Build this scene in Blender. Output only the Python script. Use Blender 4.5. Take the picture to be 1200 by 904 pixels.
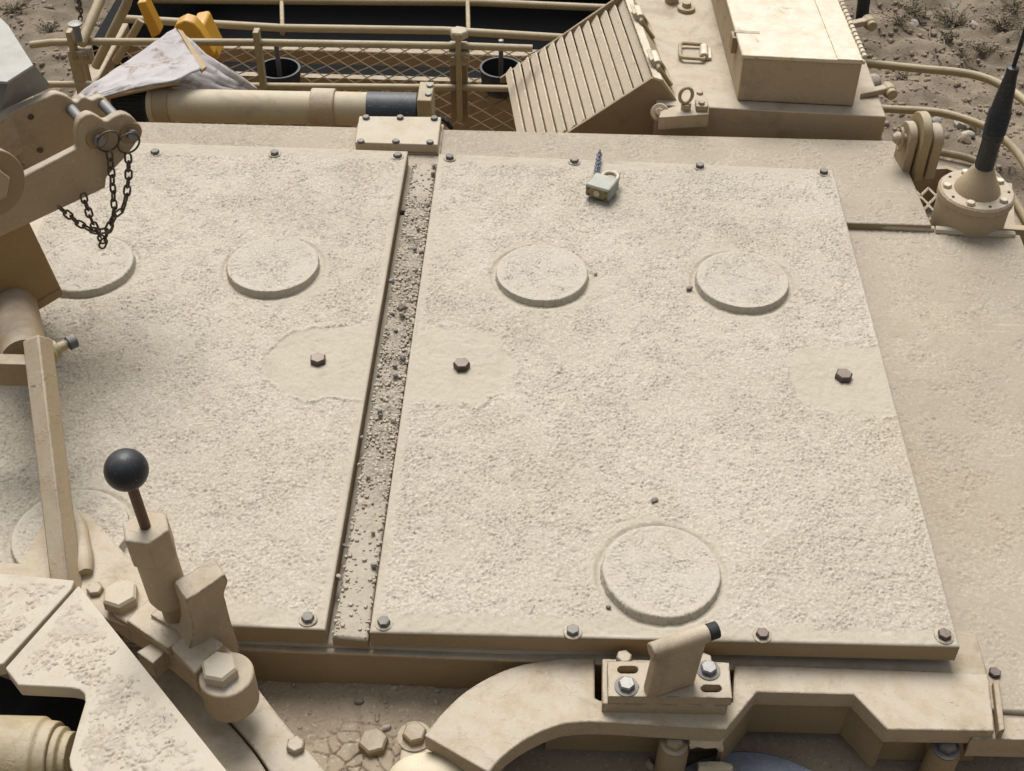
import bpy, bmesh, math, random
import numpy as np
from mathutils import Vector, Matrix

random.seed(7)
for o in list(bpy.data.objects):
    bpy.data.objects.remove(o)
S = bpy.context.scene
COL = S.collection
R = math.radians

# ------------------------------------------------------------------ camera
PITCH, ROLL, YAW, FPX = 0.7445, 0.0136, -0.0263, 1509.8
CAM = Vector((0, 0, 1.0))
fw = Vector((math.sin(YAW) * math.cos(PITCH), math.cos(YAW) * math.cos(PITCH), -math.sin(PITCH)))
rt0 = Vector((math.cos(YAW), -math.sin(YAW), 0))
up0 = rt0.cross(fw)
rt = math.cos(ROLL) * rt0 + math.sin(ROLL) * up0
up = -math.sin(ROLL) * rt0 + math.cos(ROLL) * up0
cam = bpy.data.cameras.new('camera')
camo = bpy.data.objects.new('camera', cam)
COL.objects.link(camo)
m = Matrix.Identity(4)
for i in range(3):
    m[i][0] = rt[i]; m[i][1] = up[i]; m[i][2] = -fw[i]; m[i][3] = CAM[i]
camo.matrix_world = m
cam.sensor_width = 36
cam.lens = 36 * FPX / 1200
cam.clip_start = 0.02
cam.clip_end = 2000
S.camera = camo

# ------------------------------------------------------------------ sky, sun, exposure
SUN_EL, SUN_AZ = R(58), R(-14)      # high, behind the deck, to the left of straight ahead
w = bpy.data.worlds.new('World'); S.world = w; w.use_nodes = True
nt = w.node_tree
bg = nt.nodes['Background']
sky = nt.nodes.new('ShaderNodeTexSky'); sky.sky_type = 'NISHITA'
sky.sun_disc = False; sky.sun_elevation = SUN_EL; sky.sun_rotation = SUN_AZ
sky.air_density = 1.5; sky.dust_density = 6; sky.ozone_density = 1
hs = nt.nodes.new('ShaderNodeHueSaturation'); hs.inputs['Saturation'].default_value = 0.22
nt.links.new(sky.outputs[0], hs.inputs['Color'])
nt.links.new(hs.outputs[0], bg.inputs[0])
bg.inputs[1].default_value = 0.05
sl = bpy.data.lights.new('sun', 'SUN'); sl.energy = 1.5; sl.angle = R(34); sl.color = (1, 0.972, 0.94)
so = bpy.data.objects.new('sun', sl); COL.objects.link(so)
sd = Vector((math.sin(SUN_AZ) * math.cos(SUN_EL), math.cos(SUN_AZ) * math.cos(SUN_EL), math.sin(SUN_EL)))
so.rotation_euler = (-sd).to_track_quat('-Z', 'Y').to_euler()
so.location = sd * 20
S.view_settings.view_transform = 'Standard'
S.view_settings.look = 'None'
S.view_settings.gamma = 1
S.view_settings.exposure = 1.12

# ------------------------------------------------------------------ survey helpers: photograph measurements -> metres
def ray(px, py):
    return fw + rt * ((px - 600) / FPX) + up * ((452 - py) / FPX)
def at(px, py, z):
    d = ray(px, py); return CAM + d * ((z - CAM.z) / d.z)
def atY(px, py, Y):
    d = ray(px, py); return CAM + d * ((Y - CAM.y) / d.y)
def atP(px, py, P, n):
    d = ray(px, py); return CAM + d * ((P - CAM).dot(n) / d.dot(n))
def proj(P):
    d = Vector(P) - CAM; z = d.dot(fw)
    return 600 + FPX * d.dot(rt) / z, 452 - FPX * d.dot(up) / z
def hz(B, py):
    lo, hi = -1.0, 0.9
    for _ in range(50):
        mid = (lo + hi) / 2
        if proj((B.x, B.y, mid))[1] > py: lo = mid
        else: hi = mid
    return lo
def V(x, y, z): return Vector((x, y, z))
X, Y, Z = V(1, 0, 0), V(0, 1, 0), V(0, 0, 1)

# ------------------------------------------------------------------ materials
def nodes(name):
    mt = bpy.data.materials.new(name); mt.use_nodes = True
    t = mt.node_tree; b = t.nodes['Principled BSDF']
    return mt, t, b
def N(t, kind, **kw):
    n = t.nodes.new(kind)
    for k, v in kw.items():
        if k in n.inputs: n.inputs[k].default_value = v
        else: setattr(n, k, v)
    return n
def noise(t, pos, scale, detail=4, rough=0.55, dist=0):
    n = N(t, 'ShaderNodeTexNoise'); n.inputs['Scale'].default_value = scale
    n.inputs['Detail'].default_value = detail; n.inputs['Roughness'].default_value = rough
    n.inputs['Distortion'].default_value = dist
    t.links.new(pos, n.inputs['Vector']); return n.outputs[0]
def ramp(t, val, a, b, c0=0.0, c1=1.0):
    n = N(t, 'ShaderNodeMapRange'); n.interpolation_type = 'SMOOTHSTEP'
    n.inputs[1].default_value = a; n.inputs[2].default_value = b
    n.inputs[3].default_value = c0; n.inputs[4].default_value = c1
    t.links.new(val, n.inputs[0]); return n.outputs[0]
def mixc(t, fac, a, b):
    n = N(t, 'ShaderNodeMix'); n.data_type = 'RGBA'
    for s, v in ((0, fac), (6, a), (7, b)):
        if isinstance(v, (tuple, list)): n.inputs[s].default_value = (*v[:3], 1)
        elif isinstance(v, float): n.inputs[s].default_value = v
        else: t.links.new(v, n.inputs[s])
    return n.outputs[2]
def mul(t, a, b, op='MULTIPLY'):
    n = N(t, 'ShaderNodeMath'); n.operation = op
    for i, v in enumerate((a, b)):
        if isinstance(v, (int, float)): n.inputs[i].default_value = v
        else: t.links.new(v, n.inputs[i])
    return n.outputs[0]
def bump(t, b, h, strength, dist, prev=None):
    n = N(t, 'ShaderNodeBump'); n.inputs['Strength'].default_value = strength
    n.inputs['Distance'].default_value = dist
    t.links.new(h, n.inputs['Height'])
    if prev: t.links.new(prev, n.inputs['Normal'])
    t.links.new(n.outputs[0], b.inputs['Normal']); return n.outputs[0]

def paint(name, c, c2, dustc=(.47, .425, .35), dust=.6, chips=.0, chipc=(.12, .13, .15), rough=.7, grit=0.0, stain=.25,
          stainc=(.2, .15, .1), fine=.25, metal=0.0, scale=1.0, rust=0.0, edge=0.0):
    mt, t, b = nodes(name)
    g = N(t, 'ShaderNodeNewGeometry'); pos = g.outputs['Position']
    big = noise(t, pos, 5 * scale, 3)
    col = mixc(t, ramp(t, big, .35, .65), c, c2)
    med = noise(t, pos, 38 * scale, 5, .65)
    # dust settled on faces that look up; its paleness also carries their brighter light
    sep = N(t, 'ShaderNodeSeparateXYZ'); t.links.new(g.outputs['True Normal'], sep.inputs[0])
    upf = ramp(t, sep.outputs[2], .45, .97)
    df = mul(t, mul(t, upf, ramp(t, med, .25, .65, .3, 1.0)), dust)
    col = mixc(t, df, col, dustc)
    # stains with shapes of their own
    st = noise(t, pos, 13 * scale, 5, .7, .6)
    col = mixc(t, mul(t, ramp(t, st, .5, .7), stain), col, stainc)
    sp = noise(t, pos, 260, 2, .6)
    col = mixc(t, mul(t, ramp(t, sp, .63, .75), fine * 1.2), col, (c[0] * .45, c[1] * .42, c[2] * .42))
    col = mixc(t, mul(t, ramp(t, sp, .42, .28), fine * .6), col, (.62, .57, .47))
    if chips > 0:
        ch = noise(t, pos, 34, 6, .72, .3)
        col = mixc(t, ramp(t, ch, .735 - .1 * chips, .75 - .1 * chips), col, chipc)
    if edge > 0:
        bv = N(t, 'ShaderNodeBevel'); bv.samples = 4; bv.inputs['Radius'].default_value = .0022
        dp = N(t, 'ShaderNodeVectorMath'); dp.operation = 'DOT_PRODUCT'
        t.links.new(bv.outputs[0], dp.inputs[0]); t.links.new(g.outputs['Normal'], dp.inputs[1])
        ew = mul(t, ramp(t, dp.outputs['Value'], .985, .95), ramp(t, noise(t, pos, 60, 5, .75), .47, .53))
        col = mixc(t, mul(t, ew, edge), col, chipc)
        sc = N(t, 'ShaderNodeMapping'); sc.inputs['Scale'].default_value = (40, 700, 160); sc.inputs['Rotation'].default_value = (.2, .3, .9)
        t.links.new(pos, sc.inputs[0])
        scr = mul(t, ramp(t, noise(t, sc.outputs[0], 1, 2, .5), .7, .73), ramp(t, noise(t, pos, 18, 3), .55, .62))
        col = mixc(t, mul(t, scr, .6), col, (.2, .155, .1))
    if rust > 0:
        rn = noise(t, pos, 21, 6, .7, .5)
        col = mixc(t, mul(t, ramp(t, rn, .6, .72), rust), col, (.16, .065, .025))
    t.links.new(col, b.inputs['Base Color'])
    b.inputs['Roughness'].default_value = rough
    b.inputs['Metallic'].default_value = metal
    b.inputs['Specular IOR Level'].default_value = .35
    h = noise(t, pos, 420, 3, .6)
    nrm = bump(t, b, h, .25, .0009)
    if edge > 0:
        pe = noise(t, pos, 26, 4, .6, .5)
        fl = ramp(t, pe, .56, .568)
        nrm = bump(t, b, fl, .5, .0006, nrm)
        nrm = bump(t, b, noise(t, pos, 110, 4, .6), .18, .0016, nrm)
    if grit > 0:
        hh = mul(t, noise(t, pos, 300, 4, .75), ramp(t, noise(t, pos, 16, 4), .4, .6))
        bump(t, b, hh, grit, .0025, nrm)
    return mt

SAND, SAND2 = (.345, .262, .16), (.39, .3, .19)
M = {}
M['paint'] = paint('sand_paint', SAND, SAND2, dust=.72, chips=.38, rust=.3, stain=.4, edge=.9, chipc=(.10, .088, .075))
M['deckpaint'] = paint('deck_paint', (.40, .33, .225), (.45, .38, .28), dustc=(.49, .44, .355), dust=.75, chips=.45, chipc=(.14, .15, .17), stain=.22, fine=.35, rough=.8)
M['dirtydeck'] = paint('dirty_deck_paint', (.33, .28, .205), (.40, .34, .26), dustc=(.42, .37, .295), dust=.6, stain=.45, stainc=(.22, .18, .13), fine=.5, rough=.85)
M['shadepaint'] = paint('shaded_sand_paint', (.25, .175, .092), (.29, .21, .115), dust=.6, chips=.15, rust=.4, edge=.6, stain=.35, fine=.1, chipc=(.09, .07, .05))  # unweathered sand paint, browned further to put side-face shade into its colour
M['hatchpaint'] = paint('hatch_paint', (.42, .36, .26), (.48, .42, .32), dustc=(.5, .45, .37), dust=.8, chips=.1, chipc=(.2, .2, .2), rough=.75)
M['hatchgrit'] = paint('hatch_grit', (.36, .31, .235), (.42, .365, .285), dustc=(.48, .43, .355), dust=.6, chips=.8, chipc=(.2, .19, .18), rough=.85, fine=.7)
M['boxpaint'] = paint('box_paint', (.50, .41, .27), (.54, .45, .3), dustc=(.66, .61, .51), dust=.85, chips=.05, rust=.5, stain=.12, fine=.1, edge=.8, chipc=(.16, .13, .1))
M['dust'] = paint('caked_dust', (.27, .215, .15), (.33, .27, .195), dustc=(.32, .265, .195), dust=.6, stain=.5, stainc=(.17, .13, .085), fine=.6, rough=.95)
M['steel'] = paint('dull_steel', (.09, .088, .088), (.14, .135, .13), dust=.4, rough=.7, metal=.15, stain=.2, fine=.1)
M['bright'] = paint('bright_steel', (.15, .155, .16), (.2, .205, .21), dust=.3, rough=.45, metal=.3, stain=.1, fine=.05)
M['darkbolt'] = paint('oxidised_bolt', (.075, .055, .05), (.11, .08, .065), dust=.18, rough=.5, metal=.5, stain=.1, fine=.1, rust=.3)
M['chain'] = paint('rusted_chain', (.085, .065, .045), (.13, .09, .055), dust=.2, rough=.6, metal=.5, rust=.6)
M['ball'] = paint('black_plastic', (.012, .013, .016), (.018, .02, .024), dustc=(.16, .16, .16), dust=.22, rough=.42, stain=.1, stainc=(.06, .06, .06), fine=.12)
M['black'] = paint('black_rubber', (.012, .013, .014), (.016, .018, .02), dustc=(.1, .09, .07), dust=.12, rough=.7, stain=.05, fine=.05)
M['void'] = paint('matt_black', (.004, .004, .005), (.005, .005, .006), dust=.0, rough=.95, stain=.0, fine=.0)  # bin walls, and sheets that stand for shade in slots and openings
M['tape'] = paint('blue_black_tape', (.035, .042, .055), (.055, .065, .08), dust=.25, dustc=(.25, .23, .2), chips=.5, chipc=(.4, .42, .45), rough=.5)
M['rod'] = paint('rusty_rod', (.09, .05, .035), (.13, .075, .05), dust=.1, rough=.55, metal=.3, rust=.5)
M['tube'] = paint('yellowed_sand_tube', (.32, .25, .13), (.37, .29, .16), dust=.45, chips=.3, chipc=(.1, .07, .04), rough=.6, edge=.6, stain=.35)
M['greysheet'] = paint('grey_primer_sheet', (.17, .163, .15), (.22, .21, .19), dust=.3, rough=.6, stain=.3)
M['meshmetal'] = paint('rusty_mesh', (.15, .105, .055), (.19, .135, .075), dust=.1, rough=.8, rust=.4)
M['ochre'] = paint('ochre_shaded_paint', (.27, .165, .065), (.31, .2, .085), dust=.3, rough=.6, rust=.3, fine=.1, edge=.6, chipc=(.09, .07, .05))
M['slat'] = paint('louvre_paint', (.54, .46, .34), (.58, .49, .37), dust=.5, rough=.65, stain=.08, fine=.1, chips=.1, edge=.7, chipc=(.16, .13, .1))
M['barrel'] = paint('tube_paint', (.44, .36, .23), (.48, .4, .26), dust=.5, rough=.6, stain=.3, chips=.3, chipc=(.1, .08, .06))
M['rawedge'] = paint('primer_green_sheet', (.27, .27, .245), (.32, .32, .29), dust=.6, dustc=(.45, .435, .39), rough=.55, stain=.2)
M['card'] = paint('weathered_card', (.34, .315, .315), (.44, .41, .405), dustc=(.52, .48, .45), dust=.3, stain=1.0, stainc=(.2, .14, .105), fine=.3, rough=.8, scale=2.2)
M['cardcore'] = paint('torn_cardboard', (.33, .23, .12), (.4, .29, .16), dust=.2, rough=.9)
M['yellow'] = paint('yellow_plastic', (.52, .26, .02), (.58, .30, .03), dust=.3, rough=.45, stain=.15, fine=.1)
M['padlock'] = paint('padlock_steel', (.19, .205, .185), (.26, .275, .24), dust=.3, rough=.55, metal=.3, stain=.3, stainc=(.2, .22, .17), fine=.2)
M['brass'] = paint('tarnished_brass', (.16, .135, .075), (.22, .18, .1), dust=.1, rough=.5, metal=.5, stain=.4, stainc=(.05, .045, .03))
M['shackle'] = paint('shackle_brass', (.36, .32, .23), (.42, .37, .27), dust=.2, rough=.4, metal=.5)
M['bluechain'] = paint('blue_black_chain', (.05, .065, .1), (.09, .1, .14), dust=.1, rough=.4, metal=.5)
M['dome'] = paint('cream_dome', (.60, .52, .36), (.64, .56, .40), dust=.5, dustc=(.62, .55, .42), rough=.6, stain=.2)
M['blueplate'] = paint('dusty_blue_plate', (.06, .085, .14), (.10, .13, .19), dustc=(.33, .29, .23), dust=.25, rough=.6, stain=.4, stainc=(.3, .26, .2), scale=2.5)
M['foam'] = paint('torn_foam', (.45, .37, .22), (.52, .43, .28), dust=.4, rough=.9, stain=.5, stainc=(.2, .14, .07), scale=3)
M['stone1'] = paint('tan_stone', (.30, .255, .2), (.36, .31, .25), dust=.4, rough=.9)
M['stone2'] = paint('grey_stone', (.19, .185, .18), (.24, .235, .225), dust=.35, rough=.85)
M['stone4'] = paint('pale_gravel', (.34, .292, .228), (.40, .345, .272), dust=.4, rough=.9)
M['stone3'] = paint('dark_stone', (.11, .10, .095), (.16, .145, .13), dust=.3, rough=.8)
M['earthstone'] = paint('earth_stone', (.17, .132, .092), (.23, .18, .13), dustc=(.26, .205, .148), dust=.3, rough=.95)
M['twig'] = paint('dry_twig', (.09, .06, .04), (.14, .1, .07), dust=.2, rough=.9)
M['scrub'] = paint('dry_scrub', (.085, .075, .038), (.14, .12, .062), dustc=(.2, .165, .12), dust=.3, rough=.9)

# ground: sandy earth
mt, t, b = nodes('sandy_earth'); M['earth'] = mt
g = N(t, 'ShaderNodeNewGeometry'); pos = g.outputs['Position']
c = mixc(t, ramp(t, noise(t, pos, 1.3, 6, .6), .35, .65), (.14, .11, .075), (.235, .187, .132))
c = mixc(t, mul(t, ramp(t, noise(t, pos, 7, 6, .7, .4), .5, .7), .7), c, (.12, .09, .058))
c = mixc(t, mul(t, ramp(t, noise(t, pos, 45, 4, .7), .55, .75), .7), c, (.085, .065, .045))
c = mixc(t, mul(t, ramp(t, noise(t, pos, 60, 4, .7), .62, .8), .6), c, (.36, .29, .21))
t.links.new(c, b.inputs['Base Color']); b.inputs['Roughness'].default_value = .95
bump(t, b, noise(t, pos, 60, 5, .7), .5, .02)

# panels: grit attribute separates bare paint from anti-slip coating
def panelmat(name, c, c2, sm, dk, spk=1.0):
    mt, t, b = nodes(name)
    g = N(t, 'ShaderNodeNewGeometry'); pos = g.outputs['Position']
    at_ = N(t, 'ShaderNodeAttribute'); at_.attribute_name = 'coat'
    coat = at_.outputs['Fac']
    col = mixc(t, ramp(t, noise(t, pos, 4, 4, .6), .35, .65), c, c2)
    col = mixc(t, mul(t, ramp(t, noise(t, pos, 11, 7, .72, .8), .52, .75), .3), col, dk)
    col = mixc(t, mul(t, ramp(t, noise(t, pos, 3.2, 5, .6, .4), .5, .7), .35), col, (c[0] * .93, c[1] * .86, c[2] * .74))
    smc = mixc(t, mul(t, ramp(t, noise(t, pos, 24, 6, .7, .6), .5, .7), .35), sm, (sm[0] * .72, sm[1] * .66, sm[2] * .6))
    col = mixc(t, coat, smc, col)
    sp = noise(t, pos, 310, 2, .7)
    cf = mul(t, mul(t, coat, .75), .25, 'ADD')
    col = mixc(t, mul(t, mul(t, ramp(t, sp, .53, .66), .46 * spk), cf), col, dk)
    col = mixc(t, mul(t, mul(t, ramp(t, sp, .47, .32), .55 * spk), cf), col, (.6, .555, .475))
    rn = noise(t, pos, 52, 4, .6)
    col = mixc(t, mul(t, ramp(t, rn, .68, .74), .6), col, (.17, .115, .07))
    sc = N(t, 'ShaderNodeMapping'); sc.inputs['Scale'].default_value = (18, 160, 60); sc.inputs['Rotation'].default_value = (0, 0, .5)
    t.links.new(pos, sc.inputs[0])
    scf = mul(t, ramp(t, noise(t, sc.outputs[0], 1, 3, .6), .58, .68), ramp(t, noise(t, pos, 6, 3), .5, .62))
    col = mixc(t, mul(t, scf, .35), col, (.52, .48, .41))
    t.links.new(col, b.inputs['Base Color'])
    b.inputs['Roughness'].default_value = .78; b.inputs['Specular IOR Level'].default_value = .3
    bump(t, b, noise(t, pos, 480, 3, .65), .35, .001)
    return mt
M['panel'] = panelmat('anti_slip_panel', (.44, .393, .318), (.40, .354, .282), (.415, .368, .29), (.23, .193, .147))
M['cap'] = panelmat('anti_slip_cap', (.44, .395, .327), (.40, .357, .29), (.455, .41, .33), (.23, .193, .147))
M['gutter'] = panelmat('gutter_dirt', (.31, .267, .205), (.265, .227, .173), (.37, .325, .255), (.15, .125, .095))
M['rightdeck'] = panelmat('anti_slip_deck', (.375, .325, .25), (.32, .274, .208), (.34, .29, .22), (.2, .165, .12), .55)

# ------------------------------------------------------------------ mesh helpers
def frame(d):
    d = Vector(d).normalized()
    a = Z if abs(d.z) < .9 else X
    u = a.cross(d).normalized(); return u, d.cross(u), d
class MB:
    def __init__(s): s.v = []; s.f = []
    def add(s, vs, fs):
        o = len(s.v); s.v += [Vector(x) for x in vs]; s.f += [[i + o for i in f] for f in fs]; return s
    def box(s, c, sz, ax=(X, Y, Z)):
        c = Vector(c); a = [Vector(ax[i]) * (sz[i] / 2) for i in range(3)]
        vs = [c + a[0] * i + a[1] * j + a[2] * k for k in (-1, 1) for j in (-1, 1) for i in (-1, 1)]
        return s.add(vs, [[0, 2, 3, 1], [4, 5, 7, 6], [0, 1, 5, 4], [2, 6, 7, 3], [0, 4, 6, 2], [1, 3, 7, 5]])
    def prism(s, poly, vec):
        vec = Vector(vec); n = len(poly); poly = [Vector(p) for p in poly]
        nn = Vector((0, 0, 0))
        for i in range(n): nn += (poly[i] - poly[0]).cross(poly[(i + 1) % n] - poly[0])
        if nn.dot(vec) < 0: poly = poly[::-1]
        fs = [list(range(n))[::-1], list(range(n, 2 * n))] + [[i, (i + 1) % n, n + (i + 1) % n, n + i] for i in range(n)]
        return s.add(poly + [p + vec for p in poly], fs)
    def cyl(s, p0, p1, r0, r1=None, n=24, cap=True, rot=0):
        r1 = r0 if r1 is None else r1
        p0, p1 = Vector(p0), Vector(p1); u, v, d = frame(p1 - p0)
        vs = []
        for p, r in ((p0, r0), (p1, r1)):
            vs += [p + (u * math.cos(2 * math.pi * i / n + rot) + v * math.sin(2 * math.pi * i / n + rot)) * r for i in range(n)]
        fs = [[i, (i + 1) % n, n + (i + 1) % n, n + i] for i in range(n)]
        if cap: fs += [list(range(n))[::-1], list(range(n, 2 * n))]
        return s.add(vs, fs)
    def lathe(s, p, d, prof, n=32):
        u, v, d = frame(d); p = Vector(p); vs = []; k = len(prof)
        for r, h in prof:
            vs += [p + d * h + (u * math.cos(2 * math.pi * i / n) + v * math.sin(2 * math.pi * i / n)) * r for i in range(n)]
        fs = [[j * n + i, j * n + (i + 1) % n, (j + 1) * n + (i + 1) % n, (j + 1) * n + i] for j in range(k - 1) for i in range(n)]
        fs += [list(range(n))[::-1], list(range((k - 1) * n, k * n))]
        return s.add(vs, fs)
    def tube(s, pts, r, n=10, closed=False):
        pts = [Vector(p) for p in pts]; k = len(pts); vs = []
        rr = r if isinstance(r, (list, tuple)) else [r] * k
        tan = []
        for i in range(k):
            a = pts[(i - 1) % k] if (closed or i > 0) else pts[i]
            c = pts[(i + 1) % k] if (closed or i < k - 1) else pts[i]
            tan.append((c - a).normalized())
        u = frame(tan[0])[0]
        for i in range(k):
            u = (u - tan[i] * u.dot(tan[i])).normalized(); v = tan[i].cross(u)
            vs += [pts[i] + (u * math.cos(2 * math.pi * j / n) + v * math.sin(2 * math.pi * j / n)) * rr[i] for j in range(n)]
        m_ = k if closed else k - 1
        fs = [[i * n + j, i * n + (j + 1) % n, ((i + 1) % k) * n + (j + 1) % n, ((i + 1) % k) * n + j] for i in range(m_) for j in range(n)]
        if not closed: fs += [list(range(n))[::-1], list(range((k - 1) * n, k * n))]
        return s.add(vs, fs)
    def sphere(s, c, r, n=32, m_=16, sc=(1, 1, 1)):
        c = Vector(c); vs = [c + V(0, 0, r * sc[2])]
        for j in range(1, m_):
            th = math.pi * j / m_
            vs += [c + V(r * sc[0] * math.sin(th) * math.cos(2 * math.pi * i / n), r * sc[1] * math.sin(th) * math.sin(2 * math.pi * i / n), r * sc[2] * math.cos(th)) for i in range(n)]
        vs.append(c - V(0, 0, r * sc[2]))
        fs = [[0, 1 + i, 1 + (i + 1) % n] for i in range(n)]
        for j in range(m_ - 2):
            a = 1 + j * n
            fs += [[a + i, a + n + i, a + n + (i + 1) % n, a + (i + 1) % n] for i in range(n)]
        a = 1 + (m_ - 2) * n; e = len(vs) - 1
        fs += [[a + i, e, a + (i + 1) % n] for i in range(n)]
        return s.add(vs, fs)
    def holes(s, outer, holes_, vec):
        bm = bmesh.new(); es = []
        for loop in [outer] + holes_:
            vv = [bm.verts.new(p) for p in loop]
            es += [bm.edges.new((vv[i], vv[(i + 1) % len(vv)])) for i in range(len(vv))]
        bmesh.ops.triangle_fill(bm, use_beauty=True, use_dissolve=False, edges=es)
        ex = bmesh.ops.extrude_face_region(bm, geom=list(bm.faces))
        bmesh.ops.translate(bm, verts=[e for e in ex['geom'] if isinstance(e, bmesh.types.BMVert)], vec=vec)
        bmesh.ops.recalc_face_normals(bm, faces=bm.faces)
        bm.verts.index_update()
        s.add([v.co.copy() for v in bm.verts], [[v.index for v in f.verts] for f in bm.faces]); bm.free(); return s
    def mesh(s, name, mat, off=(0, 0, 0), sharp=32):
        me = bpy.data.meshes.new(name)
        off = Vector(off)
        me.from_pydata([tuple(v - off) for v in s.v], [], s.f); me.update()
        bm = bmesh.new(); bm.from_mesh(me); bmesh.ops.recalc_face_normals(bm, faces=bm.faces); bm.to_mesh(me); bm.free()
        me.materials.append(M[mat])
        me.polygons.foreach_set('use_smooth', [True] * len(me.polygons))
        me.set_sharp_from_angle(angle=R(sharp))
        return me
    def build(s, name, mat, parent=None, bevel=0.0, seg=2, sharp=32, **kw):
        root = parent
        while root is not None and root.parent is not None: root = root.parent
        off = root.location if root is not None else (0, 0, 0)
        if root is None and 'base' in kw: off = kw['base']
        me = s.mesh(name, mat, off, sharp)
        o = bpy.data.objects.new(name, me); COL.objects.link(o)
        if parent is not None: o.parent = parent
        elif 'base' in kw: o.location = kw['base']
        if bevel:
            b_ = o.modifiers.new('bevel', 'BEVEL'); b_.width = bevel; b_.segments = seg; b_.limit_method = 'ANGLE'; b_.angle_limit = R(32)
        return o
def put(me, name, parent, loc, rot=None, scale=None):
    o = bpy.data.objects.new(name, me); COL.objects.link(o)
    if parent is not None:
        o.parent = parent
        root = parent
        if parent.parent is None: o.location = Vector(loc) - parent.location
        else: o.location = loc
    else: o.location = loc
    if rot is not None: o.rotation_euler = rot
    if scale is not None: o.scale = scale
    return o
def tag(o, label, cat, group=None, kind=None):
    if label: o['label'] = label
    if cat: o['category'] = cat
    if group: o['group'] = group
    if kind: o['kind'] = kind
    return o
def thing(name, label, cat, loc, group=None):
    o = bpy.data.objects.new(name, None); COL.objects.link(o); o.location = loc; o.empty_display_size = .02
    return tag(o, label, cat, group)

# shared bolts: hex head with domed chamfer, unit = radius of the head, on its washer
def hexmesh(mat, h=.75):
    mb = MB(); n = 6
    vs = []
    for r, z in ((1, 0), (1, h * .8), (.86, h)):
        vs += [V(r * math.cos(math.pi * i / 3), r * math.sin(math.pi * i / 3), z) for i in range(n)]
    fs = [[j * n + i, j * n + (i + 1) % n, (j + 1) * n + (i + 1) % n, (j + 1) * n + i] for j in range(2) for i in range(n)]
    fs += [list(range(n))[::-1], list(range(2 * n, 3 * n))]
    mb.add(vs, fs); return mb.mesh('hex_head', mat, sharp=20)
def washmesh(mat):
    mb = MB(); mb.lathe((0, 0, -.02), Z, [(1.42, 0), (1.42, .16), (1.30, .2), (.6, .2)], 24); return mb.mesh('washer', mat)
HEX = {k: hexmesh(k) for k in ('steel', 'darkbolt', 'paint', 'bright', 'shadepaint', 'boxpaint', 'deckpaint')}
WASH = {k: washmesh(k) for k in ('steel', 'paint', 'shadepaint', 'darkbolt')}
def bolt(parent, p, r, mat='steel', wash='paint', d=Z, name='bolt'):
    o = put(HEX[mat], name, parent, p)
    q = Vector(d).to_track_quat('Z', 'Y') @ Matrix.Rotation(random.uniform(0, 1), 3, 'Z').to_quaternion()
    o.rotation_mode = 'QUATERNION'; o.rotation_quaternion = q; o.scale = (r, r, r)
    if wash:
        w_ = put(WASH[wash], 'washer', o, (0, 0, 0)); w_.scale = (1, 1, 1)
        o.location = o.location + Vector(d) * (.16 * r) * .9
        w_.location = (0, 0, -.16 * .9)
    return o

# ------------------------------------------------------------------ height fields
rng = np.random.default_rng(11)
def band(n, m_, dx, lam, width=.45):
    a = rng.standard_normal((n, m_))
    kx = np.fft.fftfreq(n, dx)[:, None]; ky = np.fft.rfftfreq(m_, dx)[None, :]
    k = np.sqrt(kx * kx + ky * ky) + 1e-9
    f = np.exp(-(np.log(k * lam) ** 2) / (2 * width * width))
    r_ = np.fft.irfft2(np.fft.rfft2(a) * f, s=(n, m_)); return r_ / r_.std()
def low(n, m_, dx, lam):
    a = rng.standard_normal((n, m_))
    kx = np.fft.fftfreq(n, dx)[:, None]; ky = np.fft.rfftfreq(m_, dx)[None, :]
    k = np.sqrt(kx * kx + ky * ky)
    f = 1 / (1 + (k * lam) ** 3)
    r_ = np.fft.irfft2(np.fft.rfft2(a) * f, s=(n, m_)); r_ -= r_.mean(); return r_ / r_.std()
def sstep(x, a, b):
    t_ = np.clip((x - a) / (b - a), 0, 1); return t_ * t_ * (3 - 2 * t_)
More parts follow.
